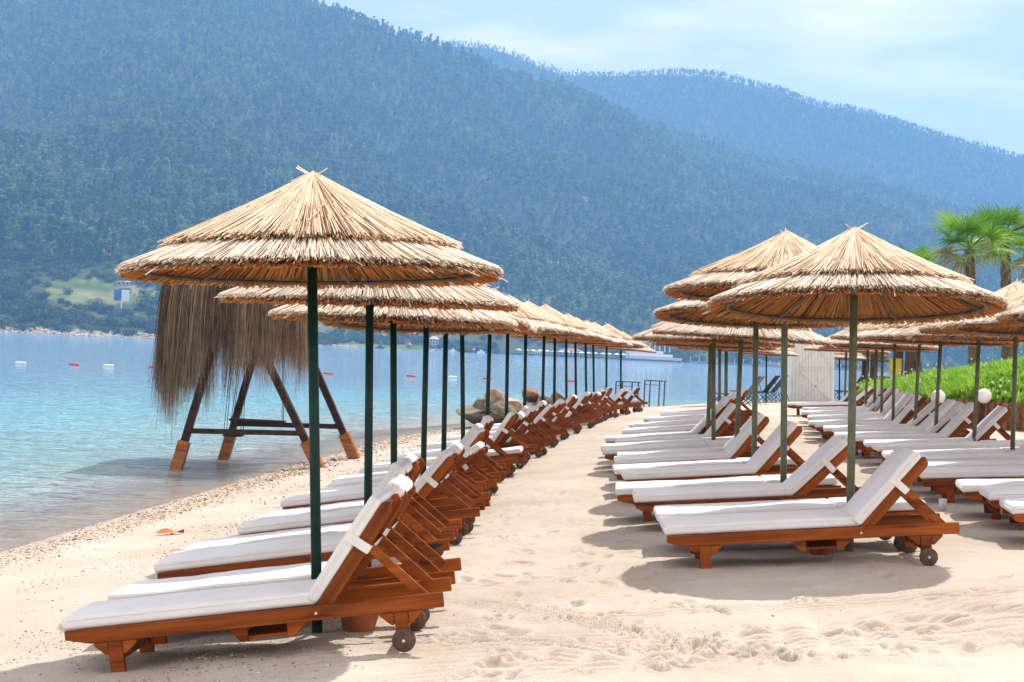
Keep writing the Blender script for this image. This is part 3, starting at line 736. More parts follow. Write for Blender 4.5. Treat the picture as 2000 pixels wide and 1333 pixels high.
ME_RAIL = rail_mesh()
ME_ENDRAIL = MB().box(-0.014, 0.014, -LW/2+0.017, LW/2-0.017, 0.222, LT-0.006).mesh('end_rail', M_TEAK, bevel=0.003)
ME_LEG = MB().box(-0.038, 0.038, -0.022, 0.022, -0.05, 0.207).mesh('leg', M_TEAK, bevel=0.004)
ME_HLEG = MB().box(-0.036, 0.036, -0.022, 0.022, 0.055, 0.207).mesh('leg', M_TEAK, bevel=0.004)
ME_GUSSET = MB().prism([(0.039, 0.206), (0.039, 0.14), (0.055, 0.14), (0.115, 0.195), (0.115, 0.206)], -0.018, 0.018).mesh('gusset', M_TEAK, bevel=0.003)
ME_STRETCH = MB().box(-0.02, 0.02, -LW/2+0.05, LW/2-0.05, 0.10, 0.16).mesh('stretcher', M_TEAK, bevel=0.003)
def wheel_mesh():
    m = MB()
    prof = [(0.0, -0.017), (0.052, -0.017), (0.062, -0.010), (0.062, 0.010), (0.052, 0.017), (0.0, 0.017)]
    m.lathe(prof, 24); me = m.mesh('wheel', M_WHEEL, True); me.transform(Matrix.Rotation(math.pi/2, 4, 'X')); return me
ME_WHEEL = wheel_mesh()
ME_BOLT = MB().tube((0, -0.024, 0), (0, -0.016, 0), 0.008, 0.006, 8).mesh('bolt', M_BOLT)
ME_SLAT = MB().box(-0.032, 0.032, -LW/2+0.045, LW/2-0.045, -0.009, 0.009).mesh('slat', M_TEAK, bevel=0.002)
ME_BBAR = MB().prism([(0.0, 0.0), (0.645, 0.0), (0.665, -0.02), (0.645, -0.062), (0.615, -0.072), (0.02, -0.072)][::-1], -0.015, 0.015).mesh('backrest_bar', M_TEAK, bevel=0.003)
ME_TRAY = MB().box(-0.15, 0.15, -LW/2+0.05, LW/2-0.05, 0.140, 0.156).mesh('tray', M_TEAK, bevel=0.003)
ME_TRAYB = MB().prism([(-0.05, 0.207), (0.02, 0.13), (0.055, 0.13), (0.055, 0.207)], -0.02, 0.02).mesh('tray_bracket', M_TEAK, bevel=0.003)
def strap_mesh():
    m = MB(); w = LW/2-0.002; x0, x1 = 0.365, 0.415
    m.box(x0, x1, -w+0.010, -w+0.014, -0.082, 0.062); m.box(x0, x1, w-0.014, w-0.010, -0.082, 0.062); m.box(x0+0.004, x1-0.004, -w+0.014, w-0.014, -0.086, -0.082)
    return m.mesh('strap', M_STRAP)
ME_STRAP = strap_mesh()
def flap_mesh(seed):
    V, F = rounded_slab(0.075, 0.585, 0.115, 0.032, seed, 6, 12, 0.015, 0.0); V[:, 0] += 0.588; V[:, 2] -= 0.044
    return mesh_np('head_flap', V, F, M_CUSHION, True)
FLAPS = [flap_mesh(70+i) for i in range(2)]
STRUTS = {}
def strut_mesh(ang):
    key = round(ang, 2)
    if key not in STRUTS:
        px_ = 1.31 + 0.43*math.cos(ang) + 0.06*math.sin(ang); pz_ = 0.265 + 0.43*math.sin(ang) - 0.06*math.cos(ang)
        qx = min(1.92, px_ + max(0.16, 0.30*math.sin(ang)+0.04)); qz = 0.262
        d = Vector((qx-px_, 0, qz-pz_)).normalized(); nrm = Vector((-d.z, 0, d.x))*0.024
        poly = [(px_-nrm.x, pz_-nrm.z), (px_+nrm.x, pz_+nrm.z), (qx+nrm.x, qz+nrm.z), (qx-nrm.x, qz-nrm.z)]
        STRUTS[key] = MB().prism(poly, -0.012, 0.012).mesh('support_strut', M_TEAK, bevel=0.002)
    return STRUTS[key]
def lounger(fx, Yc, yaw, ang, label, group, detail, flap=False, sink=0.0, drop=0.0):
    """fx = X of the foot end, Yc = depth of the long axis there; the head lies towards +x"""
    c, s_ = math.cos(yaw), math.sin(yaw)
    za = ground_z(fx+0.26*c, Yc+0.26*s_) - drop; zb = ground_z(fx+1.77*c, Yc+1.77*s_)
    pitch = math.atan2(zb-za, 1.51)
    mid = Vector((fx+1.0*c, Yc+1.0*s_, (za+zb)/2 - sink + 0.002))
    zc = (za+zb)/2
    tilt = math.atan2(ground_z(mid.x-0.3*s_, mid.y+0.3*c)-ground_z(mid.x+0.3*s_, mid.y-0.3*c), 0.6)
    t = empty('sun_lounger', mid, (tilt + R_(random.uniform(-0.5, 0.5)), -pitch, yaw))
    tag(t, label, 'lounger', group)
    def P(name, me, x=0.0, y=0.0, z=0.0, rot=None, parent=None):
        o = link(name, me, parent or t); o.location = (x-1.0 if parent is None else x, y, z)
        if rot: o.rotation_euler = rot
        return o
    yr = LW/2-0.016
    for sy in (-1, 1):
        r_ = P('side_rail', ME_RAIL, 0, sy*yr)
        lg = P('leg', ME_LEG, 0.26, sy*(yr-0.008))
        hl = P('leg', ME_HLEG, 1.77, sy*(yr-0.008))
        if detail > 0:
            g1 = P('gusset', ME_GUSSET, 0, 0, 0, None, lg); g2 = P('gusset', ME_GUSSET, 0, 0, 0, (0, 0, math.pi), lg)
            P('gusset', ME_GUSSET, 0, 0, 0, None, hl); P('gusset', ME_GUSSET, 0, 0, 0, (0, 0, math.pi), hl)
        w = P('wheel', ME_WHEEL, 1.775, sy*(yr+0.036), 0.062)
        if detail > 0:
            P('bolt', ME_BOLT, 0, 0, 0, None if sy < 0 else (0, 0, math.pi), w)
            P('bolt', ME_BOLT, 1.33-0.0, 0, 0.245, None if sy < 0 else (0, 0, math.pi), r_)
            for bx, fl in ((0.90, 0), (1.22, math.pi)): P('tray_bracket', ME_TRAYB, bx, sy*(yr-0.03), 0, (0, 0, fl))
    P('end_rail', ME_ENDRAIL, 0.05); P('stretcher', ME_STRETCH, 0.26); P('stretcher', ME_STRETCH, 1.77)
    if detail > 0: P('tray', ME_TRAY, 1.06)
    if detail > 1:
        for i in range(11): P('slat', ME_SLAT, 0.12+i*0.112, 0, LT-0.012)
    ca, sa = math.cos(ang), math.sin(ang)
    px_, pz_ = 1.325, LT-0.005
    rot = (0, -ang, 0)
    for sy in (-1, 1):
        P('backrest_bar', ME_BBAR, px_, sy*(yr-0.036), pz_ + (0.0 if ang > 0.1 else 0.004), rot)
        if ang > 0.15: P('support_strut', strut_mesh(ang), 0, sy*(yr-0.066))
    if detail > 0 or ang > 0.15:
        ns = 6 if detail > 0 else 4
        for i in range(ns):
            d = 0.07+i*0.53/(ns-1); P('slat', ME_SLAT, px_+d*ca+0.018*sa, 0, pz_+d*sa-0.018*ca, rot)
    k = random.randrange(4)
    sc_ = P('seat_cushion', SEATS[k], -0.02, random.uniform(-0.012, 0.012), LT+0.001, (0, 0, random.uniform(-0.012, 0.012)))
    b = P('back_cushion', BACKS[k], px_+0.003*ca-0.003*sa + 0.004, random.uniform(-0.01, 0.01), pz_+0.006*ca+0.006, rot)
    if detail > 0: P('piping', ME_PIPE_S, 0, 0, 0, None, sc_); P('piping', ME_PIPE_B, 0, 0, 0, None, b)
    if ang > 0.15:
        P('strap', ME_STRAP, 0, 0, 0, None, b)
        if flap: P('head_flap', FLAPS[k % 2], 0, 0, 0, None, b)
    return t

# ------------------------------------------------------------------ the three rows
# pole foot px, pole head px, depth, rim height above the eye, tilt to the right side up (deg), tilt front up (deg)
ROW_L = [(627, 611, 8.73, 0.365, 2.7, 0.5), (721, 723, 11.1, 0.285, 1.0, -1.0), (774, 769, 13.4, 0.20, 0.2, 0.0), (827, 833, 15.9, 0.215, 1.5, 3.5), (867, 871, 18.0, 0.23, 0, 1),
         (908, 903, 20.3, 0.28, 0.5, -1), (950, 957, 22.7, 0.32, -1, 0.5), (989, 992, 25.0, 0.31, 1, 0), (1025, 1027, 27.5, 0.34, -1, 1), (1059, 1063, 30.0, 0.33, 0, 0), (1083, 1084, 32.3, 0.31, 1, 0),
         (1108, 1106, 34.6, 0.335, -1, 1), (1127, 1124, 37.0, 0.31, 0, -1), (1147, 1144, 39.3, 0.29, 1, 1), (1162, 1159, 41.6, 0.28, 0, 0), (1185, 1185, 44.0, 0.30, -1, 3), (1213, 1213, 46.5, 0.19, -2, 0)]
ROW_M = [(1662, 1668, 11.3, 0.425, 1.5, 4.6), (1533, 1533, 13.7, 0.60, 0.5, 2.0), (1474, 1477, 16.2, 0.46, 0.5, 4.0), (1437, 1447, 18.6, 0.28, -1.1, -1.0), (1396, 1394, 20.7, 0.24, 0, 0), (1382, 1388, 22.9, 0.27, 0, 1),
         (1390, 1391, 25.2, 0.27, 0.5, 0), (1394, 1394, 27.5, 0.25, 0, 1), (1406, 1406, 30.0, 0.27, 0.5, 2), (1418, 1418, 33.0, 0.22, 0, 0)]
ROW_R = [(2195, 2200, 13.3, 0.50, 1, 2), (2046, 2052, 15.6, 0.46, 1, 2), (1977, 1984, 17.6, 0.475, 1, 1), (1900, 1912, 19.9, 0.43, 1, 0), (1824, 1837, 22.1, 0.42, 0, 1), (1784, 1796, 24.3, 0.45, 0, 0), (1744, 1748, 26.5, 0.47, -1, 0),
         (1722, 1724, 28.9, 0.39, 0, 1), (1706, 1712, 31.3, 0.39, 0, 0), (1690, 1695, 33.8, 0.40, 1, 0), (1649, 1653, 38.5, 0.38, 0, 0)]
def place_row(rows, mat, rad, rowname, poleword, group, lab):
    feet = []
    for i, (pb, pt, D, rh, tx, ty) in enumerate(rows):
        X = 0.0
        for _ in range(4): X = x_at(pb, D, ground_z(X, D))
        zt = EYE + rh; XT = x_at(pt, D, zt)
        umbrella((X, D, ground_z(X, D)), (XT, D, zt), 1.0 + (random.uniform(-0.03, 0.03) if i > 3 else 0.0), R_(tx), R_(-ty), mat, rad,
                 lab(i), group, i)
        feet.append((X, D))
    return feet
def ordn(i): return 'nearest' if i == 0 else ORD[i]
feet_L = place_row(ROW_L, M_POLE_GREEN, 0.031, 'waterside row', 'dark green', 'umbrellas of the waterside row', lambda i: f'reed thatched umbrella on dark green pole, {ordn(i)} from the camera in the waterside row')
feet_M = place_row(ROW_M, M_POLE_OLIVE, 0.030, 'middle row', 'olive', 'umbrellas of the middle row', lambda i: f'reed thatched umbrella on olive green pole, {ordn(i)} from the camera in the middle row')
feet_R = place_row(ROW_R, M_POLE_OLIVE, 0.028, 'right row', 'olive', 'umbrellas of the right row', lambda i: f'reed thatched umbrella on olive pole, {ordn(i)} from the camera in the rightmost row')
U55, U50, U46, U38, FLAT = R_(51), R_(45.5), R_(42), R_(31), 0.0
ANG_L = [(U55, U55), (U55, U55), (U50, U50), (U38, U38), (U50, U55), (U55, FLAT), (U55, U50), (U50, U50), (U46, U55), (U50, U46), (U50, U50), (U55, U50), (U46, U46), (U50, U46), (U55, U50), (U46, U46), (U50, FLAT)]
ANG_M = [(U50, FLAT), (U46, FLAT), (U50, FLAT), (U50, U50), (FLAT, FLAT), (U55, U50), (U55, U50), (U50, FLAT), (U50, U50), (U50, U46)]
ANG_R = [(FLAT, FLAT), (FLAT, FLAT), (U50, FLAT), (FLAT, U50), (U50, U50), (U50, U50), (U50, U50), (U50, U50), (U50, U46), (U50, U50), (U46, U50)]
LG = {}
def row_loungers(feet, angs, dx, yaw_fn, rowname, group, far):
    for i, (X, D) in enumerate(feet):
        j0, j1 = max(0, i-1), min(len(feet)-1, i+1)
        slope = (feet[j1][0]-feet[j0][0])/(feet[j1][1]-feet[j0][1])
        for q in (0, 1):
            yaw = yaw_fn(slope, D) + R_(random.uniform(-2.4, 2.4) if D > 12 else 0)
            ang = angs[i][q]
            if D > 12: ang = ang + (R_(random.choice([-4, -2, 0, 2, 3])) if ang else 0)
            yc = D + (-0.36 if q == 0 else 0.47) + (random.uniform(-0.05, 0.05) if i else 0)
            fx = X - dx + ((-0.09 if (i == 1 and rowname == 'waterside row') else random.uniform(-0.08, 0.08)) if i else 0.03) + (0.0 if q == 0 else 0.03)
            st = 'raised white backrest' if ang > 0.1 else 'backrest lying flat'
            lab = f'teak lounger with {st}, {"nearer" if q == 0 else "farther"} of the {ordn(i)} pair in the {rowname}'
            det = 2 if D < 14 else (1 if D < 26 else 0)
            LG[(rowname, i, q)] = lounger(fx, yc, yaw, ang, lab, group, det, flap=((i+q) % 2 == 1) and rowname != 'middle row', drop=0.055 if rowname == 'waterside row' else 0.04)
row_loungers(feet_L, ANG_L, 1.26, lambda s, D: -math.atan(s)*0.7 + R_(-0.5), 'waterside row', 'loungers of the waterside row', 0)
row_loungers(feet_M, ANG_M, 1.42, lambda s, D: R_(-3.0), 'middle row', 'loungers of the middle row', 0)
row_loungers(feet_R, ANG_R, 1.32, lambda s, D: R_(-9.0), 'rightmost row', 'loungers of the rightmost row', 0)
# a lounger of the next pair, cut off by the right edge
lounger(x_at(1984, 11.75, 0.9), 11.9, R_(-9), FLAT, 'teak lounger cut off by the right edge, only its foot end showing', 'loungers of the rightmost row', 2, drop=0.04)
#==PART3==
# ------------------------------------------------------------------ swing under a palm-fibre roof, standing in the shallows
def swing():
    t0 = at(337, 918, 24.4); org = Vector((x_at(500, 26.0, 0), 26.0, 0.0))
    t = empty('swing_shelter', org); tag(t, 'wooden A-frame swing with shaggy palm fibre roof standing in the shallows', 'swing')
    A = dict(a=(337, 918, 24.6), c=(622, 912, 25.6), b=(431, 899, 27.0), d=(692, 902, 27.8))
    ft = {}
    for k, (px, py, Y) in A.items():
        z = ground_z(x_at(px, Y, 0.0), Y); ft[k] = Vector((x_at(px, Y, 0.0), Y, z))
    apA = at(452, 560, 25.1); apB = at(540, 545, 27.4)
    def beam(name, p, q, w, mat, parent=t, n=4):
        o = link(name, MB().tube(Vector(p)-org, Vector(q)-org, w*0.72, w*0.72, n).mesh(name, mat), parent); return o
    for k, ap in (('a', apA), ('c', apA), ('b', apB), ('d', apB)):
        f = ft[k]; d = (ap-f).normalized(); f0 = f - d*0.25
        lg = beam('leg', f0, ap + d*0.15, 0.115, M_DARKWOOD)
        sl = beam('leg_sleeve', f0, f + d*(0.70 if k in 'ab' else 0.50), 0.175, M_SLEEVE, lg)
    def on(k, ap, z): f = ft[k]; return f + (ap-f)*((z-f.z)/(ap.z-f.z))
    ridge_d = (apB-apA).normalized()
    beam('ridge_beam', apA-ridge_d*0.5, apB+ridge_d*0.5, 0.07, M_DARKWOOD)
    za = 0.62
    beam('cross_beam', on('a', apA, za), on('c', apA, za), 0.085, M_DARKWOOD)
    beam('cross_beam', on('b', apB, za+0.02), on('d', apB, za+0.02), 0.085, M_DARKWOOD)
    # fibre roof: curtains of long fibres hanging all round a small flat roof
    rng = np.random.default_rng(900)
    c0 = (apA+apB)/2; cx = x_at(470, 26.0, 3.0); 
    V = []; F = []; T = []
    def strand(p, length, w, sway, tone, out):
        n = 5; k0 = len(V); ang = rng.uniform(0, 3.14); wx, wy = math.cos(ang)*w, math.sin(ang)*w
        for i in range(n):
            f = i/(n-1); q = p + np.array([sway[0]*f*f + out[0]*math.sin(min(1, f*2.2)*1.57), sway[1]*f*f + out[1]*math.sin(min(1, f*2.2)*1.57), -length*f])
            ww = 1.0-0.75*f
            V.append(q+np.array([wx*ww, wy*ww, 0])); V.append(q-np.array([wx*ww, wy*ww, 0])); T.extend([tone, tone])
        for i in range(n-1): F.append((k0+2*i, k0+2*i+1, k0+2*i+3, k0+2*i+2))
    hx, hy = 1.0, 1.42
    per = []
    for i in range(6200):
        side = rng.random(); inner = rng.random() < 0.35
        if side < 0.34: u = rng.uniform(-1, 1); px_, py_ = u*hx, -hy
        elif side < 0.62: u = rng.uniform(-1, 1); px_, py_ = u*hx, hy
        elif side < 0.81: v = rng.uniform(-1, 1); px_, py_ = -hx, v*hy
        else: v = rng.uniform(-1, 1); px_, py_ = hx, v*hy
        k = 1 - (0.25*rng.random() if inner else 0.06*rng.random())
        x = px_*k; y = py_*k
        clump = 0.5+fbm(np.array([x*3.1+5]), np.array([y*3.1]), 8, 2)[0]
        L = 1.02 + 0.50*clump + rng.normal(0, 0.13) + (0.80 if (x < -0.62) else (0.50 if x < -0.25 and rng.random() < .45 else 0))*(0.7+0.3*rng.random())
        if rng.random() < 0.12: L += rng.uniform(0.1, 0.45)
        o = np.array([px_, py_])/math.hypot(px_, py_)*0.10
        strand(np.array([x, y, 0.02*rng.normal()]), max(0.5, L), rng.uniform(0.003, 0.0075), rng.normal(0, 0.07, 2), float(np.clip(0.25+0.55*clump+rng.normal(0, 0.16), 0, 1)), o)
    zt = at(458, 556, 26.0).z + 0.05
    me = mesh_np('fibre_curtain', np.array(V), np.array(F), M_FIBRE, False, {'tone': T})
    fc = link('fibre_curtain', me, t); fc.location = (cx-org.x, 0.0, zt); fc['kind'] = 'stuff'
    # low pitched fibre top over the frame
    V2, F2, T2 = [], [], []; V, F, T = V2, F2, T2
    rf = MB(); h = 0.34
    rf.add([(-hx, -hy, 0), (hx, -hy, 0), (hx, hy, 0), (-hx, hy, 0), (-hx*0.35, 0, h), (hx*0.35, 0, h)], [(0, 1, 5, 4), (1, 2, 5), (2, 3, 4, 5), (3, 0, 4), (3, 2, 1, 0)])
    ro = link('roof_top', rf.mesh('roof_top', M_FIBRE), t); ro.location = (cx-org.x, 0.0, zt-0.02)
    # two swing seats on ropes
    for (px, py, Y, w, ln) in ((456, 850, 25.3, 0.30, 0.30), (503, 822, 26.6, 0.95, 0.22)):
        sw = empty('swing_seat', (0, 0, 0)); sw.parent = t
        c = at(px, py, Y)-org
        bpy.data.objects.remove(sw)
        so = link('swing_seat', MB().box(c.x-w/2, c.x+w/2, c.y-ln/2, c.y+ln/2, c.z-0.02, c.z+0.02).mesh('swing_seat', M_DARKWOOD), t)
        for sx in (-1, 1):
            for sy in (-1, 1):
                top = Vector((c.x + sx*w*0.32 + 0.05, c.y + sy*0.03, zt-0.2))
                link('rope', MB().tube((c.x+sx*w*0.46, c.y+sy*ln*0.4, c.z+0.02), top, 0.006, 0.006, 5).mesh('rope', M_DARKWOOD), so)
swing()

# soot on the rail of one lounger, pink towel over another
pv = [(1.0-0.14+0.0, 0)]
ell = [(0.11*math.cos(a)*(1+0.18*math.sin(3*a)), 0.025*math.sin(a)*(1+0.2*math.cos(2*a))) for a in np.linspace(0, 2*math.pi, 20, endpoint=False)]
o = link('soot_mark', MB().prism(ell, -0.001, 0.001).mesh('soot_mark', plain('soot', (0.02, 0.018, 0.018), 0.9)), LG[('waterside row', 1, 0)]); o.location = (0.84, -LW/2-0.002, 0.247); o['label'] = 'black soot mark on the rail'
lg = LG[('rightmost row', 8, 0)]; bc = [c for c in lg.children if c.name.startswith('back_cushion')][0]
V, F = rounded_slab(0.62, 0.46, 0.022, 0.010, 77, 14, 12, 0.012, 0.0)
tw = link('beach_towel', mesh_np('beach_towel', V, F, plain('pink_towel', (0.62, 0.28, 0.27), 0.9, 0.2, 14), True))
tw.matrix_world = Matrix.LocRotScale(lg.location, lg.rotation_euler, None) @ Matrix.LocRotScale(bc.location, bc.rotation_euler, None) @ Matrix.Translation((0.02, 0, 0.094))
tag(tw, 'faded pink towel draped over a raised backrest in the rightmost row', 'towel')

# ------------------------------------------------------------------ pots, stray bits, pebbles
def pot(px, Y, r, h, label):
    X = 0.0
    for _ in range(4): X = x_at(px, Y, ground_z(X, Y))
    prof = [(0.0, 0.0), (r*0.68, 0.0), (r*0.95, h*0.80), (r*1.04, h*0.80), (r*1.06, h), (r*0.92, h), (r*0.86, h*0.6), (0.0, h*0.6)]
    o = link('terracotta_pot', MB().lathe(prof, 24).mesh('terracotta_pot', M_TERRA, True)); o.location = (X, Y, ground_z(X, Y)-0.01)
    tag(o, label, 'pot', 'terracotta pots in the shade of the loungers')
pot(700, 8.72, 0.125, 0.17, 'terracotta pot beneath the nearest lounger beside the dark green pole')
pot(1603, 11.30, 0.12, 0.16, 'terracotta pot beneath the nearest lounger of the middle row')
ob = Vector((x_at(332, 15.6, 0.12), 15.6, 0)); ob.z = ground_z(ob.x, ob.y)
def leaf_bit():
    V = []; F = []
    for i in range(9):
        f = i/8; w = 0.055*math.sin(math.pi*(0.06+0.88*f)); V += [(-0.14+0.28*f, -w, 0.012+0.05*f*f), (-0.14+0.28*f, 0, 0.004+0.05*f*f+0.01), (-0.14+0.28*f, w, 0.02+0.03*math.sin(5*f)+0.03*f)]
    for i in range(8):
        for j in range(2): F.append((3*i+j, 3*i+3+j, 3*i+4+j, 3*i+1+j))
    return mesh_np('dry_leaf', V, F, plain('dry_leaf_orange', (0.52, 0.16, 0.05), 0.7, 0.2, 10), True)
o = link('dry_leaf', leaf_bit()); o.location = ob; o.rotation_euler = (0, 0, 0.2); tag(o, 'curled orange dry leaf lying on the damp sand by the waterline', 'leaf')
m = MB().lathe([(0.0, 0.0), (0.030, 0.0), (0.040, 0.11), (0.037, 0.11), (0.028, 0.006), (0.0, 0.006)], 16).mesh('plastic_cup', plain('clear_white_plastic', (0.75, 0.77, 0.78), 0.2, 0.02, 5), True)
cxp = x_at(1841, 14.3, 0.9); o = link('plastic_cup', m); o.location = (cxp, 14.3, ground_z(cxp, 14.3)); tag(o, 'small pale plastic cup on the sand under the rightmost row', 'cup')

M_PEB = plain('pebble_stone', (0.34, 0.25, 0.18), 0.75, 0.3, 20)
def mat_pebble():
    m, t, b = newmat('pebbles')
    oi = nd(t, 'ShaderNodeObjectInfo')
    t.links.new(ramp(t, oi.outputs['Random'], [(0.0, (0.10, 0.075, 0.06)), (0.25, (0.34, 0.20, 0.12)), (0.5, (0.50, 0.36, 0.24)), (0.75, (0.62, 0.52, 0.42)), (1.0, (0.72, 0.66, 0.58))]), b.inputs['Base Color'])
    b.inputs['Roughness'].default_value = 0.6; return m
M_PEBBLE = mat_pebble()
def pebble_mesh(seed):
    rg = np.random.default_rng(seed); m = MB(); n = 7; prof = [(0.0, -0.5), (0.8, -0.3), (1.0, 0.05), (0.65, 0.42), (0.0, 0.55)]
    m.lathe(prof, n); m.v = [(x*rg.uniform(0.8, 1.2), y*rg.uniform(0.6, 1.0), z*rg.uniform(0.7, 1.1)*0.8) for x, y, z in m.v]
    return m.mesh('pebble', M_PEBBLE, True)
PEB = [pebble_mesh(i) for i in range(5)]
def pebbles():
    r = np.random.default_rng(5); n = 150000
    Y = 6.5*np.exp(r.uniform(0, 1, n)*math.log(62/6.5)); sh = r.uniform(-0.35, 4.6, n)
    xs = np.interp(Y, SHORE[:, 1], SHORE[:, 0]); X = xs + sh*1.04
    S = shore_dist(X, Y)
    band = np.exp(-((S-0.38)/0.29)**2)*1.0 + 0.42*np.exp(-((S-1.75-0.5*fbm(Y*0.35, Y*0+3, 7, 2))/0.42)**2)*np.clip(0.5+2*fbm(X*1.2, Y*0.8, 12, 3), 0, 1) \
        + 1.3*np.exp(-((X+2.4)/1.0)**2)*np.exp(-((Y-7.9)/1.7)**2)*np.clip(0.4+2*fbm(X*2, Y*2, 13, 2), 0, 1) + 0.035*(S < 3.6) + 0.12*np.exp(-((X+1.2)/1.2)**2)*np.exp(-((Y-8.9)/0.8)**2)
    ok = (r.uniform(0, 1, n) < band) & (S > -0.4); X, Y, S = X[ok], Y[ok], S[ok]; n = len(X)
    Z = sand_base(X, Y) + (sand_detail(X, Y) if n else 0)
    s = 0.0055*np.exp(r.normal(0, 0.42, n))*np.clip(Y/11, 1.0, 2.6)
    s = np.where(S > 1.0, s*0.85, s)
    scatter('beach_pebbles', np.stack([X, Y, Z+s*0.2], -1), np.stack([s, s, s*0.8], -1), np.stack([r.normal(0, .3, n), r.normal(0, .3, n), r.uniform(0, 6.28, n)], -1), r.integers(0, 5, n), [proto('pebble_kind', m) for m in PEB], 'small mixed pebbles strewn along the waterline', 'pebbles')
    # crumbs of sand and bits in the dry foreground
    n = 5000; Y = r.uniform(7.0, 14, n); X = r.uniform(-1.2, 4.6, n); ok = fbm(X*1.3, Y*1.3, 77, 3) > 0.12; X, Y = X[ok], Y[ok]; n = len(X)
    Z = sand_base(X, Y)+sand_detail(X, Y); s = 0.0035*np.exp(r.normal(0, 0.5, n))
    scatter('sand_crumbs', np.stack([X, Y, Z+s*0.3], -1), np.stack([s, s, s*0.8], -1), np.stack([np.zeros(n), np.zeros(n), r.uniform(0, 6.28, n)], -1), r.integers(0, 5, n), [proto('crumb_kind', m) for m in PEB], 'scattered sand crumbs and small bits on the dry sand', 'crumbs')
pebbles()

# ------------------------------------------------------------------ buoys on the bay
def buoy(px, py, ln, mat, label):
    d = pix_dir(px, py); k = -EYE/d.z; X, Y = d.x*k, d.y*k
    m = MB(); r = 0.085; m.tube((-ln/2, 0, 0), (ln/2, 0, 0), r, r, 12); m.tube((-ln/2-0.06, 0, 0), (-ln/2, 0, 0), r*0.5, r, 12); m.tube((ln/2, 0, 0), (ln/2+0.06, 0, 0), r, r*0.5, 12)
    o = link('float_buoy', m.mesh('float_buoy', mat)); o.location = (X, Y, 0.045); o.rotation_euler = (0, 0, random.uniform(-0.3, 0.3)); tag(o, label, 'buoy', 'floats of the bathing line')
for px, py, mt, lb in ((40, 711, M_WHITE, 'white float at the left end of the bathing line'), (145, 714, M_RED, 'red float between the two leftmost white floats'), (212, 716, M_WHITE, 'white float next right of the leftmost red one'),
                       (300, 719, M_RED, 'red float just left of the shaggy swing roof'), (641, 731, M_RED, 'red float seen just right of the nearest green pole'), (803, 736, M_RED, 'red float between the third and fourth green poles'),
                       (884, 738, M_WHITE, 'white float between the fifth and sixth green poles'), (952, 741, M_RED, 'red float half hidden by the seventh green pole'), (1117, 746, M_RED, 'red float at the right end of the bathing line')):
    buoy(px, py, 0.54, mt, lb)

# ------------------------------------------------------------------ boulders at the far waterline
def rock_mesh(seed, mat):
    import bmesh
    bm = bmesh.new(); bmesh.ops.create_icosphere(bm, subdivisions=3, radius=1.0)
    co = np.array([v.co[:] for v in bm.verts]); rg = np.random.default_rng(seed)
    for _ in range(13):
        d = rg.normal(size=3); d /= np.linalg.norm(d); k = rg.uniform(0.5, 0.85); p = co @ d; co -= np.outer(np.clip(p-k, 0, None)*0.92, d)
    for v, c in zip(bm.verts, co): v.co = c
    me = bpy.data.meshes.new('boulder'); bm.to_mesh(me); bm.free(); me.materials.append(mat); return me
RK = [plain('tan_rock', (0.34, 0.25, 0.17), 0.9, 0.35, 2.5, bump=0.6), plain('red_rock', (0.27, 0.13, 0.09), 0.9, 0.3, 2.5, bump=0.6), plain('olive_rock', (0.17, 0.15, 0.10), 0.9, 0.35, 2.5, bump=0.6), plain('pale_rock', (0.5, 0.4, 0.29), 0.9, 0.25, 2.5, bump=0.6)]
for i, (px, py, Y, w, h, k, lb) in enumerate(((945, 793, 40.0, 0.42, 0.26, 2, 'small olive boulder at the left end of the rock heap'), (975, 783, 40.6, 0.62, 0.42, 0, 'large tan boulder on the left of the rock heap'), (1006, 790, 40.0, 0.45, 0.30, 3, 'pale boulder beside the large tan one'),
        (1038, 776, 41.5, 0.50, 0.36, 1, 'rusty red boulder in the middle of the rock heap'), (1062, 785, 41.0, 0.38, 0.26, 0, 'tan boulder right of the rusty red one'), (1092, 781, 43.0, 0.40, 0.28, 1, 'reddish boulder at the right end of the rock heap'), (990, 801, 39.4, 0.5, 0.28, 2, 'dark low boulder at the front of the rock heap'))):
    p = at(px, py, Y); o = link('boulder', rock_mesh(300+i, RK[k])); o.location = p; o.scale = (w*0.8, w*0.7, h*0.8); o.rotation_euler = (0.1, 0.15, i*1.1); tag(o, lb, 'boulder', 'rocks at the waterline')
# heap that carries them
o = link('rock_bank', rock_mesh(399, RK[2])); p = at(1010, 815, 41.2); o.location = p; o.scale = (2.6, 1.2, 0.42); o.rotation_euler = (0, 0, 0.25); tag(o, 'low dark rock bank under the boulders at the waterline', 'rock')

# ------------------------------------------------------------------ hand rails into the sea
def handrail(px0, px1, ybase, Y, label):
    a = x_at(px0, Y, 0.4); b = x_at(px1, Y, 0.4); zb = at(px0, ybase, Y).z; H = at(px0, ybase-42, Y).z - zb
    t = empty('hand_rail', ((a+b)/2, Y, zb)); tag(t, label, 'railing', 'railings at the end of the beach')
    for i in range(4):
        x = a+(b-a)*i/3-(a+b)/2; dz = (-0.25 if i % 2 else 0.0)
        link('post', MB().tube((x, (0.9 if i % 2 else 0.0), dz-0.5), (x, (0.9 if i % 2 else 0.0), H), 0.028, 0.028, 8).mesh('post', M_DARKMETAL), t)
    link('top_rail', MB().tube((a-(a+b)/2, 0, H), (b-(a+b)/2, 0, H), 0.024, 0.024, 8).mesh('top_rail', M_DARKMETAL), t)
    link('mid_rail', MB().tube((a-(a+b)/2, 0, H*0.8), ((b-a)*0.17, 0, H*0.8), 0.014, 0.014, 8).mesh('mid_rail', M_DARKMETAL), t)
handrail(1202, 1249, 787, 64, 'grey metal hand rail left of the pair at the end of the beach')
handrail(1258, 1301, 785, 64, 'grey metal hand rail right of the pair at the end of the beach')

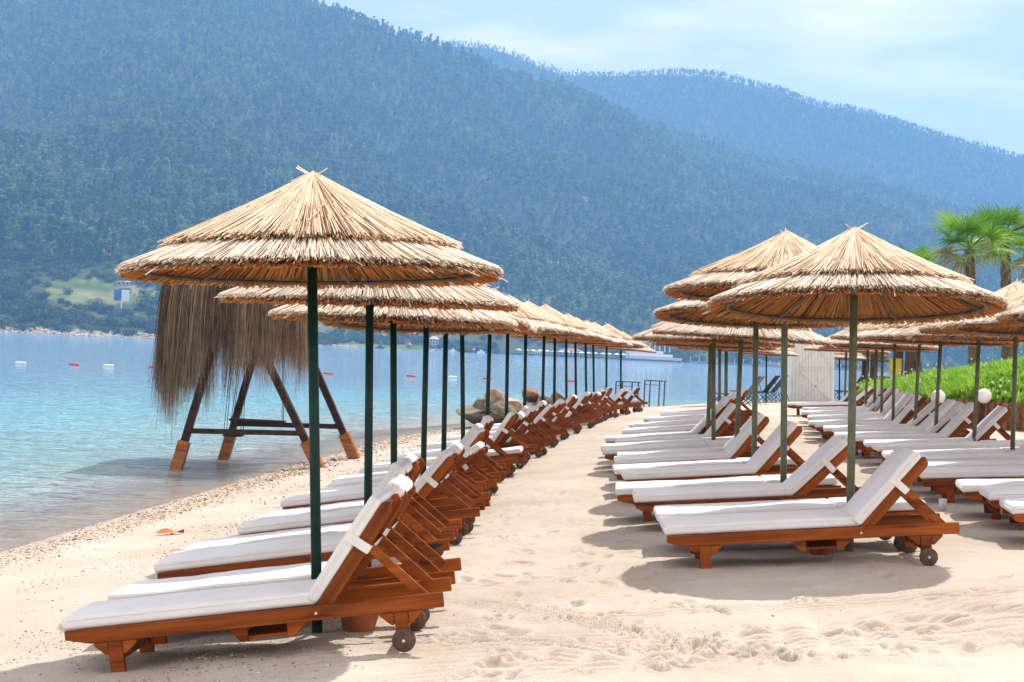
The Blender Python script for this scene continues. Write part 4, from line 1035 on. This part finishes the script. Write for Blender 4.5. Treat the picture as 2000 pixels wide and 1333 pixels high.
# ------------------------------------------------------------------ white changing cabin
def cabin():
    Y = 56.0; xa = x_at(1549, Y, 1.2); xb = x_at(1629, Y, 1.2); zb = at(1590, 791, Y).z; zt = at(1590, 668, Y).z
    w = xb-xa; H = zt-zb; t = empty('changing_cabin', ((xa+xb)/2, Y, zb), (0, R_(-2.4), 0)); tag(t, 'white boarded changing cabin with diamond trim behind the middle row', 'cabin')
    link('wall', MB().box(-w/2+0.02, w/2-0.02, 0.03, w, 0.0, H-0.03).mesh('wall', M_WHITE), t)
    n = 13; bw = w/n
    for i in range(n):
        o = link('plank', MB().box(-w/2+i*bw+0.006, -w/2+(i+1)*bw-0.006, 0.0, 0.03, 0.04, H-0.04).mesh('plank', M_WHITE), t)
    def trim(p, q, wd=0.05):
        p = Vector((p[0], -0.012, p[1])); q = Vector((q[0], -0.012, q[1])); d = (q-p).normalized(); nrm = Vector((-d.z, 0, d.x))*wd/2
        poly = [(p.x-nrm.x, p.z-nrm.z), (q.x-nrm.x, q.z-nrm.z), (q.x+nrm.x, q.z+nrm.z), (p.x+nrm.x, p.z+nrm.z)]
        link('trim_board', MB().prism(poly, -0.022, -0.002).mesh('trim_board', M_GREYWHITE), t)
    x0, x1 = -w*0.34, w*0.44; zm = H*0.56
    trim((x0, zm+0.1), (x1, zm+0.1)); trim((x0, zm), (x1, zm)); trim((x0, zm+0.14), ((x0+x1)/2, H*0.93)); trim(((x0+x1)/2, H*0.93), (x1, zm+0.14)); trim((x0, H*0.06), (x1, zm-0.06)); trim((x0, zm-0.06), (x1, H*0.06))
    link('corner_post', MB().box(-w/2-0.02, -w/2+0.06, -0.03, 0.02, 0, H).mesh('corner_post', M_WHITE), t); link('corner_post', MB().box(w/2-0.06, w/2+0.02, -0.03, 0.02, 0, H).mesh('corner_post', M_WHITE), t)
    link('roof', MB().box(-w/2-0.08, w/2+0.08, -0.08, w+0.08, H, H+0.07).mesh('roof', M_WHITE), t)
cabin()

# ------------------------------------------------------------------ far umbrellas and grey loungers beside the cabin
for i, (px, Y, rh, lb) in enumerate(((1420, 52, 0.36, 'small far thatched umbrella on dark pole, leftmost behind the middle row'), (1497, 55, 0.30, 'small far thatched umbrella left of the white cabin'), (1544, 60, 0.30, 'small far thatched umbrella half hidden behind the white cabin'),
                                     (1640, 58, 0.30, 'small far thatched umbrella right of the white cabin'), (1690, 60, 0.28, 'small far thatched umbrella, rightmost behind the rightmost row'))):
    X = 0.0
    for _ in range(4): X = x_at(px, Y, ground_z(X, Y))
    umbrella((X, Y, ground_z(X, Y)), (x_at(px, Y, EYE+rh), Y, EYE+rh), 1.05, 0, 0, M_POLE_GREEN, 0.03, lb, 'far umbrellas beside the cabin', i)
def sling(px, Y, label):
    X = 0.0
    for _ in range(4): X = x_at(px, Y, ground_z(X, Y))
    t = empty('sling_lounger', (X, Y, ground_z(X, Y)), (0, 0, R_(-25))); tag(t, label, 'lounger', 'grey sling loungers beside the cabin')
    for sy in (-0.3, 0.3):
        link('side_rail', MB().tube((-1.2, sy, 0.34), (0, sy, 0.34), 0.018, 0.018, 6).mesh('side_rail', M_DARKMETAL), t)
        link('back_rail', MB().tube((0, sy, 0.34), (0.48, sy, 0.98), 0.018, 0.018, 6).mesh('back_rail', M_DARKMETAL), t)
        for a, b in ((-1.05, -0.8), (-0.8, -1.05), (-0.15, 0.25), (0.25, -0.15)): link('leg', MB().tube((a, sy, 0.34), (b, sy, 0), 0.015, 0.015, 6).mesh('leg', M_DARKMETAL), t)
        link('back_strut', MB().tube((0.30, sy, 0.74), (0.55, sy, 0.05), 0.012, 0.012, 6).mesh('back_strut', M_DARKMETAL), t)
    link('seat', MB().box(-1.2, 0.0, -0.29, 0.29, 0.33, 0.35).mesh('seat', M_SLING), t)
    link('backrest', MB().prism([(0.01, 0.33), (0.49, 0.97), (0.475, 0.985), (-0.005, 0.345)], -0.29, 0.29).mesh('backrest', M_SLING), t)
for px, Y, lb in ((1458, 50, 'dark grey sling lounger, leftmost of those left of the cabin'), (1492, 56, 'dark grey sling lounger in the middle left of the cabin'), (1508, 56, 'dark grey sling lounger nearest the left side of the cabin'), (1660, 62, 'dark grey sling lounger just right of the cabin'), (1680, 62, 'dark grey sling lounger, rightmost beyond the cabin')):
    sling(px, Y, lb)

# ------------------------------------------------------------------ stake wall, planted bank, globes, palms
WALL = [(13.6, 60), (11.6, 52), (10.3, 45), (9.2, 38), (8.75, 33.5), (9.2, 31.3), (10.4, 30.0), (12.5, 29.3), (16.0, 28.8), (24, 28)]
def wall_top(x, y): return float(np.interp(y, [28, 31, 34, 38, 45, 52, 60], [1.62, 1.58, 1.50, 1.45, 1.42, 1.35, 1.28]))
M_STAKE = mat_wood('stake_wood', (0.10, 0.045, 0.022), (0.26, 0.12, 0.055), (0.40, 0.21, 0.11), coat=0.0, rough=0.85)
def stake_wall():
    t = empty('stake_wall', (9.2, 31.3, 0.9)); tag(t, 'low retaining wall of upright split logs behind the rightmost loungers', 'wall')
    pts = np.array(WALL, float); seg = np.hypot(*(pts[1:]-pts[:-1]).T); cum = np.concatenate([[0], np.cumsum(seg)])
    me = []
    for k in range(5):
        m = MB(); rg = np.random.default_rng(k); n = 7
        prof = [(0.072, 0.0), (0.07, 0.5), (0.066, 0.93), (0.045, 1.0), (0.0, 1.0)]
        m.lathe(prof, n); m.v = [(x*rg.uniform(0.85, 1.15), y*rg.uniform(0.85, 1.15), z) for x, y, z in m.v]; me.append(m.mesh('stake', M_STAKE))
    L_ = cum[-1]-6; d = 0.0
    # from the visible near part to the far end
    d0 = 0.0; k = 0
    while d0 < L_ and k < 300:
        x = np.interp(d0, cum, pts[:, 0]); y = np.interp(d0, cum, pts[:, 1])
        zb = ground_z(x, y)-0.1; h = wall_top(x, y)+random.uniform(-0.03, 0.05)-zb
        o = link('stake', random.choice(me), t); o.location = (x-9.2, y-31.3+random.uniform(-0.02, 0.02), zb-0.9); o.scale = (1, 1, h); o.rotation_euler = (random.uniform(-.02, .02), random.uniform(-.02, .02), random.uniform(0, 6.28))
        d0 += random.uniform(0.125, 0.155); k += 1
stake_wall()
def bank_z(X, Y):
    """height of the planted bank behind the stake wall"""
    pts = np.array(WALL, float); best = np.full(np.shape(X), 1e9)
    for a, b in zip(pts[:-1], pts[1:]):
        d = b-a; tt = np.clip(((X-a[0])*d[0]+(Y-a[1])*d[1])/(d@d), 0, 1); best = np.minimum(best, np.hypot(X-a[0]-tt*d[0], Y-a[1]-tt*d[1]))
    wt = np.interp(Y, [28, 31, 34, 38, 45, 52, 60], [1.62, 1.58, 1.50, 1.45, 1.42, 1.35, 1.28])
    rise = np.interp(Y, [26, 34, 42, 50, 58, 66], [2.3, 2.2, 1.8, 1.2, 0.6, 0.2])
    return wt - 0.06 + rise*(1-np.exp(-best/5.0)) + 0.12*fbm(X*0.5, Y*0.5, 88, 3), best
def in_bank(X, Y):
    xw = np.interp(Y, [28.0, 28.8, 29.3, 30.0, 31.3, 33.5, 38, 45, 52, 60, 75], [24, 16, 12.5, 10.4, 9.2, 8.75, 9.2, 10.3, 11.6, 13.6, 17]); return X > xw
M_TURF = plain('bank_turf', (0.14, 0.27, 0.035), 0.9, 0.3, 1.5)
def bank():
    ys = np.linspace(28.0, 74, 70); nx = 46; V = []
    for y in ys:
        xw = float(np.interp(y, [28.0, 28.8, 29.3, 30.0, 31.3, 33.5, 38, 45, 52, 60, 75], [24, 16, 12.5, 10.4, 9.2, 8.75, 9.2, 10.3, 11.6, 13.6, 17]))
        xs = xw + 0.02 + (45-xw)*np.linspace(0, 1, nx)**1.6
        z, _ = bank_z(xs, np.full(nx, y)); V.append(np.stack([xs, np.full(nx, y), z], -1))
    V = np.array(V).reshape(-1, 3); i = np.arange(len(ys)-1)[:, None]*nx+np.arange(nx-1)[None, :]
    tag(link('grass_bank', mesh_np('grass_bank', V, np.stack([i, i+1, i+nx+1, i+nx], -1).reshape(-1, 4), M_TURF, True)), kind='structure')
bank()
M_GRASS = mat_leaf('bank_grass', [(0.0, (0.10, 0.24, 0.015)), (0.4, (0.23, 0.45, 0.035)), (0.75, (0.36, 0.58, 0.06)), (1.0, (0.55, 0.62, 0.18))], 0.45)
M_FLOWER = mat_leaf('pale_flowers', [(0.0, (0.75, 0.68, 0.42)), (0.6, (0.8, 0.78, 0.62)), (1.0, (0.82, 0.74, 0.3))], 0.3)
def tuft_mesh(seed, n=26, h=0.34, w=0.02, spread=0.16):
    rg = np.random.default_rng(seed); V = []; F = []; T = []
    for i in range(n):
        a = rg.uniform(0, 6.28); r0 = spread*0.5*rg.random(); p = np.array([r0*math.cos(a), r0*math.sin(a), -0.02]); ln = h*rg.uniform(0.5, 1.15); o = rg.uniform(0.1, 0.9)*ln
        q = p + np.array([o*math.cos(a)*0.5, o*math.sin(a)*0.5, ln*0.65]); e = p + np.array([o*math.cos(a), o*math.sin(a), ln*rg.uniform(0.7, 1.0)]); sd = np.array([-math.sin(a), math.cos(a), 0])*w
        k = len(V); V += [p-sd, p+sd, q-sd*0.8, q+sd*0.8, e-sd*0.15, e+sd*0.15]; F += [(k, k+1, k+3, k+2), (k+2, k+3, k+5, k+4)]; T += [rg.random()]*6
    return mesh_np('tuft', V, F, M_GRASS, False, {'tone': T})
def flower_mesh(seed):
    rg = np.random.default_rng(seed); V = []; F = []; T = []
    for i in range(4):
        c = np.array([rg.normal(0, 0.12), rg.normal(0, 0.09), rg.uniform(0.2, 0.42)])
        for j in range(3):
            a = rg.normal(size=3); a /= np.linalg.norm(a); b = np.cross(a, rg.normal(size=3)); b /= np.linalg.norm(b); k = len(V); s_ = 0.02
            V += [c-a*s_-b*s_, c+a*s_-b*s_, c+a*s_+b*s_, c-a*s_+b*s_]; F.append((k, k+1, k+2, k+3)); T += [rg.random()]*4
    return mesh_np('flower', V, F, M_FLOWER, False, {'tone': T})
r = np.random.default_rng(66); n = 52000
Yg = r.uniform(28.8, 64, n); Xg = 8.6 + r.random(n)**1.3*20; ok = in_bank(Xg-0.05, Yg); Xg, Yg = Xg[ok], Yg[ok]; Zg, bd = bank_z(Xg, Yg); n = len(Xg)
s = 0.62*r.uniform(0.6, 1.35, n)*(1+0.6*fbm(Xg*0.6, Yg*0.6, 90, 2))
scatter('bank_grass', np.stack([Xg, Yg, Zg], -1), np.stack([s, s, s*r.uniform(0.7, 1.2, n)], -1), np.stack([r.normal(0, .15, n), r.normal(0, .15, n), r.uniform(0, 6.28, n)], -1), r.integers(0, 4, n), [proto('tuft_kind', tuft_mesh(i)) for i in range(4)], 'bright green long grass covering the bank at right', 'grass')
ok = (r.random(n) < 0.010) & (fbm(Xg*0.5, Yg*0.5, 92, 2) > -0.1); Xf, Yf, Zf = Xg[ok], Yg[ok], Zg[ok]; k = len(Xf)
scatter('bank_flowers', np.stack([Xf, Yf, Zf], -1), np.ones((k, 3))*r.uniform(0.6, 1.2, (k, 1)), np.stack([np.zeros(k), np.zeros(k), r.uniform(0, 6.28, k)], -1), r.integers(0, 3, k), [proto('flower_kind', flower_mesh(i)) for i in range(3)], 'pale yellow wildflowers dotted over the grass bank', 'flowers')
for px, py, Y, lb in ((1922, 774, 30.8, 'white globe lamp on the stake wall nearer the right edge'), (1832, 776, 31.2, 'white globe lamp on the stake wall behind the fifth right pole')):
    p = at(px, py, Y); t = empty('globe_lamp', (p.x, p.y, p.z-0.35)); tag(t, lb, 'lamp', 'globe lamps on the bank')
    rr = 0.15; prof = [(rr*math.sin(a), 0.35-rr*math.cos(a)) for a in np.linspace(0.02, math.pi-0.001, 14)]
    link('globe', MB().lathe(prof, 24).mesh('globe', M_GLOBE, True), t); link('stem', MB().tube((0, 0, ground_z(p.x, p.y)-(p.z-0.35)-0.05), (0, 0, 0.22), 0.03, 0.03, 8).mesh('stem', M_DARKMETAL), t)

M_PALMLEAF = mat_leaf('palm_leaf', [(0.0, (0.045, 0.14, 0.012)), (0.4, (0.13, 0.30, 0.025)), (0.7, (0.24, 0.43, 0.045)), (1.0, (0.50, 0.55, 0.20))], 0.4)
M_PALMDRY = mat_leaf('dry_palm_leaf', [(0.0, (0.20, 0.15, 0.08)), (1.0, (0.42, 0.34, 0.2))], 0.3)
def frond_mesh(seed, mat, nl=26, R=0.78, pet=0.75, droop=0.35):
    rg = np.random.default_rng(seed); V = []; F = []; T = []
    def strip(pts, ws, side, tone):
        k = len(V)
        for p, w in zip(pts, ws): V.append(p-side*w); V.append(p+side*w); T.extend([tone, tone])
        for i in range(len(pts)-1): F.append((k+2*i, k+2*i+1, k+2*i+3, k+2*i+2))
    pts = [np.array([pet*f, 0, -0.10*pet*f*f]) for f in np.linspace(0, 1, 5)]
    strip(pts, [0.022, 0.018, 0.015, 0.013, 0.012], np.array([0, 1.0, 0]), 0.7); strip(pts, [0.02]*5, np.array([0, 0, 1.0]), 0.6)
    c = pts[-1]
    for i in range(nl):
        a = (i/(nl-1)-0.5)*R_(255)+rg.normal(0, 0.025); L_ = R*(1.0-0.22*abs(a)/2.2)*rg.uniform(0.88, 1.06)
        d = np.array([math.cos(a), math.sin(a), 0.0]); sd = np.array([-math.sin(a), math.cos(a), 0.35*(1 if i % 2 else -1)])
        dr = droop*rg.uniform(0.5, 1.5)
        P_ = [c + d*L_*f + np.array([0, 0, 0.10*abs(math.sin(a))*f - dr*L_*max(0, f-0.35)**2*1.6]) for f in (0.0, 0.3, 0.6, 0.85, 1.0)]
        strip(P_, [0.006, 0.024, 0.019, 0.008, 0.001], sd, float(np.clip(0.45+rg.normal(0, 0.2), 0, 1)))
    return mesh_np('frond', V, F, mat, False, {'tone': T})
FRONDS = [frond_mesh(i, M_PALMLEAF, nl=24, droop=0.1+0.12*i) for i in range(4)]; DRYF = [frond_mesh(9, M_PALMDRY, 20, 0.7, 0.6, 1.1)]
M_PALMBARK = plain('palm_bark', (0.15, 0.10, 0.065), 0.95, 0.35, 9, bump=0.8)
def palm(px, ybase, ytop, Y, rad, scale, label, seed):
    rg = random.Random(seed); b = at(px, ybase, Y); top = at(px, ytop, Y); top.x += rg.uniform(-0.05, 0.05) + (ybase-ytop)*Y/FPX*0.0475*0.6*-1
    t = empty('fan_palm', b); tag(t, label, 'palm tree', 'fan palms on the bank')
    H = (top-b).length; m = MB(); prof = []
    nr = 26
    for i in range(nr):
        f = i/(nr-1); rr = rad*(1.25-0.45*min(1, f*3) + 0.05*f + (0.07 if i % 2 else -0.03)); prof.append((rr, -0.3 + (H+0.3)*f))
    m.lathe(prof, 14); me = m.mesh('trunk', M_PALMBARK); o = link('trunk', me, t); o.rotation_euler = Vector((0, 0, 1)).rotation_difference((top-b).normalized()).to_euler()
    tl = top-b
    n = 21
    for i in range(n):
        az = i*2.399+rg.uniform(-.2, .2); el = R_(80 - 105*(i/(n-1))**0.9 + rg.uniform(-8, 8))
        dry = i >= n-4
        f = link('frond', rg.choice(DRYF if dry else FRONDS), t); sc = scale*rg.uniform(0.85, 1.1)*(0.8 if i < 4 else 1)
        f.matrix_basis = Matrix.Translation(tl) @ Matrix.Rotation(az, 4, 'Z') @ Matrix.Rotation(-el, 4, 'Y') @ Matrix.Rotation(rg.uniform(-.5, .5), 4, 'X') @ Matrix.Scale(sc, 4)
palm(1903, 740, 488, 47, 0.17, 1.14, 'fan palm with grey trunk rising behind the rightmost thatched roofs', 1)
palm(1968, 735, 462, 52, 0.20, 1.12, 'taller fan palm with brown trunk, second from the right edge', 2)
palm(2052, 735, 500, 50, 0.2, 1.15, 'fan palm whose fronds reach in from the right edge', 3)
palm(1790, 735, 533, 60, 0.2, 1.2, 'low fan palm peeping over the thatch of the nearest middle umbrella', 4)
# dark stem and kiosk under the roofs at the far right
o = link('kiosk', MB().box(-0.9, 0.9, -0.7, 0.7, 0, 2.3).mesh('kiosk_body', plain('brown_boards', (0.10, 0.045, 0.025), 0.8, 0.2, 5)))
bpy.data.objects.remove(o)
def kiosk():
    Y = 58; b = at(1738, 775, Y); t = empty('beach_kiosk', b); tag(t, 'small brown wooden kiosk with yellow sign behind the rightmost row', 'kiosk')
    brown = plain('brown_boards', (0.10, 0.045, 0.025), 0.8, 0.2, 5)
    for sx in (-0.65, 0.65):
        for yy in (0, 1.4): link('post', MB().box(sx-0.12, sx+0.12, yy-0.1, yy+0.1, -0.3, 2.3).mesh('post', brown), t)
    link('counter', MB().box(-0.53, 0.53, -0.08, 0.3, -0.3, 0.75).mesh('counter', brown), t)
    link('sign', MB().box(-0.1, 0.35, -0.13, -0.10, 0.80, 1.45).mesh('sign', plain('yellow_sign', (0.75, 0.5, 0.05), 0.5, 0.1, 6)), t)
    link('roof', MB().prism([(-0.95, 2.3), (0.95, 2.3), (0.0, 2.75)], -0.3, 1.7).mesh('roof', M_REED_LO), t)
kiosk()

# ------------------------------------------------------------------ far shore: billboard, houses, pier, boats
def fit_z(px, Y):
    """ground of the near hill under pixel column px at depth Y"""
    tt = x_at(px, Y, 3.0)/Y; us = np.linspace(0, 1, 400); X, YY, Z = hillA(np.full(400, tt), us); return float(np.interp(Y, YY, Z)), tt*Y
def hit(px, py):
    # depth at which the line of sight through this pixel meets the near hill
    d = pix_dir(px, py); us = np.linspace(0, 0.9, 1500); X, YY, Z = hillA(np.full(1500, d.x/d.y), us)
    zr = EYE + d.z/d.y*YY; k = np.argmax(Z >= zr) if (Z >= zr).any() else 0
    return float(YY[max(k, 3)])
M_HWALL = plain('pale_render', (0.55, 0.50, 0.45), 0.8, 0.08, 0.5); M_HROOF = plain('tile_roof', (0.36, 0.16, 0.10), 0.8, 0.15, 0.5); M_HWIN = plain('dark_window', (0.03, 0.035, 0.045), 0.2, 0.1, 1); M_BLUE = plain('blue_print', (0.03, 0.10, 0.32), 0.4, 0.35, 0.25)
M_CANVAS = plain('white_canvas', (0.72, 0.72, 0.72), 0.7, 0.05, 1)
def billboard():
    Y = hit(234, 603); z, X = fit_z(234, Y); zc = at(234, 577, Y).z; t = empty('billboard', (X, Y, z)); tag(t, 'tall billboard, half blue and half white, on the far left shore', 'billboard')
    w = 30*Y/FPX/2; h = 22*Y/FPX/2
    link('panel', MB().box(-w, 0, -0.2, 0.2, zc-z-h, zc-z+h).mesh('blue_panel', M_BLUE), t)['label'] = 'blue left half of the board'
    link('panel', MB().box(0.02, w, -0.2, 0.2, zc-z-h, zc-z+h).mesh('white_panel', M_WHITE), t)['label'] = 'white right half of the board'
    link('post', MB().tube((0, 0.4, -1), (0, 0.4, zc-z), 0.4, 0.35, 8).mesh('post', M_GREYWHITE), t)
billboard()
def house(px, py, wpx, hpx, Y, storeys, nwin, label, wall=M_HWALL, roof=M_HROOF, flat=False):
    Y = hit(px, py); b = at(px, py, Y); w = wpx*Y/FPX; h = hpx*Y/FPX; d = w*0.7
    t = empty('house', b); tag(t, label, 'house', 'houses on the far shore')
    hw = h*(0.72 if not flat else 0.92)
    link('wall', MB().box(-w/2, w/2, 0, d, -3, hw).mesh('wall', wall), t)
    if flat: link('roof', MB().box(-w/2-0.4, w/2+0.4, -0.5, d+0.4, hw, h).mesh('roof', roof), t)
    else: link('roof', MB().add([(-w/2-.5, -.6, hw), (w/2+.5, -.6, hw), (w/2+.5, d+.6, hw), (-w/2-.5, d+.6, hw), (-w/4, d/2, h), (w/4, d/2, h)], [(0, 1, 5, 4), (1, 2, 5), (2, 3, 4, 5), (3, 0, 4), (3, 2, 1, 0)]).mesh('roof', roof), t)
    for s_ in range(storeys):
        for i in range(nwin):
            cx = -w/2 + (i+0.5)*w/nwin; cz = hw*(s_+0.5)/storeys; a = w/nwin*0.28; c = hw/storeys*0.28
            link('window', MB().box(cx-a, cx+a, -0.06, -0.01, cz-c, cz+c).mesh('window', M_HWIN), t)
house(241, 557, 24, 9, 800, 1, 3, 'small hut with pale roof above the billboard', roof=M_CANVAS)
house(268, 551, 28, 7, 830, 1, 4, 'long low shed with blue roof right of the billboard', wall=plain('dark_shed', (0.1, 0.1, 0.12), .8), roof=plain('blue_roof', (0.10, 0.25, 0.5), .5), flat=True)
house(806, 662, 26, 13, 1010, 2, 4, 'pale two-storey house among trees above the far lawn')
house(847, 678, 17, 21, 930, 3, 3, 'pale three-storey house right of the far lawn', roof=M_HWALL)
house(743, 664, 18, 12, 990, 2, 3, 'small purple-grey house left of the far lawn', wall=plain('mauve_render', (0.25, 0.2, 0.26), .8))
house(1115, 698, 46, 17, 935, 1, 7, 'wide pavilion with red tiled roof on the far pier', wall=plain('pavilion_wall', (0.42, 0.33, 0.33), .8))
house(1047, 695, 14, 9, 940, 1, 3, 'little white boathouse beside the far pavilion', wall=M_WHITE, roof=M_GREYWHITE, flat=True)
def parasol(px, py, Y, w, mat, label):
    Y = hit(px, py); b = at(px, py, Y); t = empty('shore_parasol', b); tag(t, label, 'parasol', 'red parasols on the far shore'); k = w*Y/FPX
    link('canopy', MB().lathe([(k/2, k*0.55), (k*0.25, k*0.8), (0.0, k*0.95)], 10).mesh('canopy', mat), t); link('pole', MB().tube((0, 0, -0.5), (0, 0, k*0.8), 0.15, 0.15, 6).mesh('pole', M_WHITE), t); link('skirt', MB().tube((0, 0, k*0.1), (0, 0, k*0.56), k*0.30, k*0.42, 8, False).mesh('skirt', mat), t)
parasol(799, 680, 880, 11, M_RED, 'red beach tent standing on the far lawn'); parasol(924, 689, 900, 10, M_RED, 'dark red beach tent right of the three-storey far house')
def boat(px, py, wpx, hull, cabin_m, label):
    d = pix_dir(px, py); Y = 850.0; X = x_at(px, Y, 0.5); w = wpx*Y/FPX
    t = empty('moored_boat', (X, Y, 0)); tag(t, label, 'boat', 'boats moored along the far shore')
    m = MB(); prof = [(-w/2, 0.9), (-w/2+0.4, -0.3), (w/2-1.2, -0.3), (w/2, 1.2)]; m.prism(prof[::-1], -1.0, 1.0); link('hull', m.mesh('hull', hull), t)
    link('cabin', MB().box(-w*0.22, w*0.15, -0.8, 0.8, 0.9, 2.0).mesh('cabin', cabin_m), t)
boat(743, 684, 20, plain('navy_hull', (0.03, 0.05, 0.10), 0.4), M_DARKMETAL, 'dark low boat moored left on the far shore')
boat(866, 686, 16, plain('light_blue_hull', (0.25, 0.5, 0.75), 0.4), M_CANVAS, 'light blue boat by the three-storey far house')
boat(845, 684, 10, M_WHITE, M_BLUE, 'small white and blue boat left of the light blue one')
boat(885, 688, 12, M_WHITE, M_WHITE, 'white boat right of the light blue one')
boat(940, 693, 18, M_WHITE, M_GREYWHITE, 'low white boat near the dark red beach tent')
def pier():
    Y = 830.0; xa = x_at(985, Y, 1.0); xb = x_at(1345, Y, 1.0)
    t = empty('far_pier', (xa, Y, 0)); tag(t, 'long dark bathing pier with white terraces and pergola on the far shore', 'pier'); W = xb-xa
    link('deck', MB().box(0, W, 0, 14, 0.55, 1.1).mesh('deck', plain('pier_deck', (0.07, 0.07, 0.08), 0.8)), t)
    for i in range(30): link('pile', MB().tube((W*(i+0.5)/30, 1.0, -2), (W*(i+0.5)/30, 1.0, 0.55), 0.25, 0.25, 6).mesh('pile', M_DARKMETAL), t)
    # white terraces stepping up to the right
    for k in range(3): link('terrace', MB().box(W*0.68, W*(0.97-0.05*k), 4+3*k, 30, 1.1+1.6*k, 2.6+1.6*k).mesh('terrace', M_CANVAS), t)
    for i in range(9):
        x = W*(0.70+0.028*i); link('column', MB().box(x-0.3, x+0.3, 28, 28.6, 5.5, 10.5).mesh('column', M_HWALL), t)
    link('pergola_beam', MB().box(W*0.69, W*0.95, 27.8, 28.8, 10.5, 11.3).mesh('pergola_beam', M_HWALL), t)
    for i in range(16):
        x = W*(0.08+0.038*i); c = link('sunshade', MB().lathe([(1.9, 2.9), (0.0, 3.7)], 8).mesh('sunshade', M_CANVAS), t); c.location = (x, 5+3*(i % 2), 0)
        link('sunshade_pole', MB().tube((0, 0, 1.1), (0, 0, 3.6), 0.07, 0.07, 5).mesh('sunshade_pole', M_WHITE), c)
pier()
# low far pier at the right
def pier2():
    Y = 900.0; xa = x_at(1340, Y, 1.0); xb = x_at(1720, Y, 1.0); t = empty('far_quay', (xa, Y, 0)); tag(t, 'low stone quay running right of the far pier', 'quay')
    link('deck', MB().box(0, xb-xa, 0, 8, -1, 1.3).mesh('deck', plain('quay_stone', (0.25, 0.24, 0.23), 0.9)), t)
    for i in range(22):
        link('rail_post', MB().box((xb-xa)*(i+0.5)/22-0.15, (xb-xa)*(i+0.5)/22+0.15, 0.5, 0.8, 1.3, 4.0).mesh('rail_post', M_GREYWHITE), t)
pier2()
# rocky rim of the left far shore
r = np.random.default_rng(77); n = 1500; tq = r.uniform(-0.40, -0.10, n); uq = r.uniform(0.0, 0.008, n); X, Y, Z = hillA(tq, uq); s = r.uniform(0.25, 0.95, n)
RKP = [rock_mesh(600+i, RK[3]) for i in range(3)]
scatter('shore_rocks', np.stack([X, Y, np.maximum(Z, 0)+0.1], -1), np.stack([s*1.5, s, s*0.7], -1), np.stack([r.normal(0, .3, n), r.normal(0, .3, n), r.uniform(0, 6.28, n)], -1), r.integers(0, 3, n), [proto('rock_kind', m_) for m_ in RKP], 'pale rocks rimming the far left shore', 'rocks')
# single shore trees one can tell apart
def shore_tree(px, py, Y, sc, me, name, label, cat):
    z, X = fit_z(px, Y); o = link(name, me); o.location = (X, Y, z-0.1); o.scale = (sc*1.15, sc*1.15, sc); o.rotation_euler = (0, 0, px); tag(o, label, cat, 'separate trees on the far left shore')
for i, (px, Y, sc) in enumerate(((28, 668, 1.5), (80, 672, 1.3), (125, 670, 1.5), (168, 676, 1.4), (212, 674, 1.5), (258, 680, 1.6), (292, 682, 1.7))):
    shore_tree(px, 0, Y, sc, BUSHES[i % 5], 'shore_shrub', f'round green shrub at the far left waterline, {ORD[i]} from the left edge', 'shrub')
for i, (px, Y, sc) in enumerate(((20, 830, 1.5), (66, 850, 1.45), (128, 800, 1.5), (150, 850, 1.5), (205, 862, 1.6), (300, 800, 1.5))):
    shore_tree(px, 0, Y, sc, PINES[i % 6], 'shore_pine', f'tall pine at the meadow edge on the far left shore, {ORD[i]} from the left', 'pine tree')
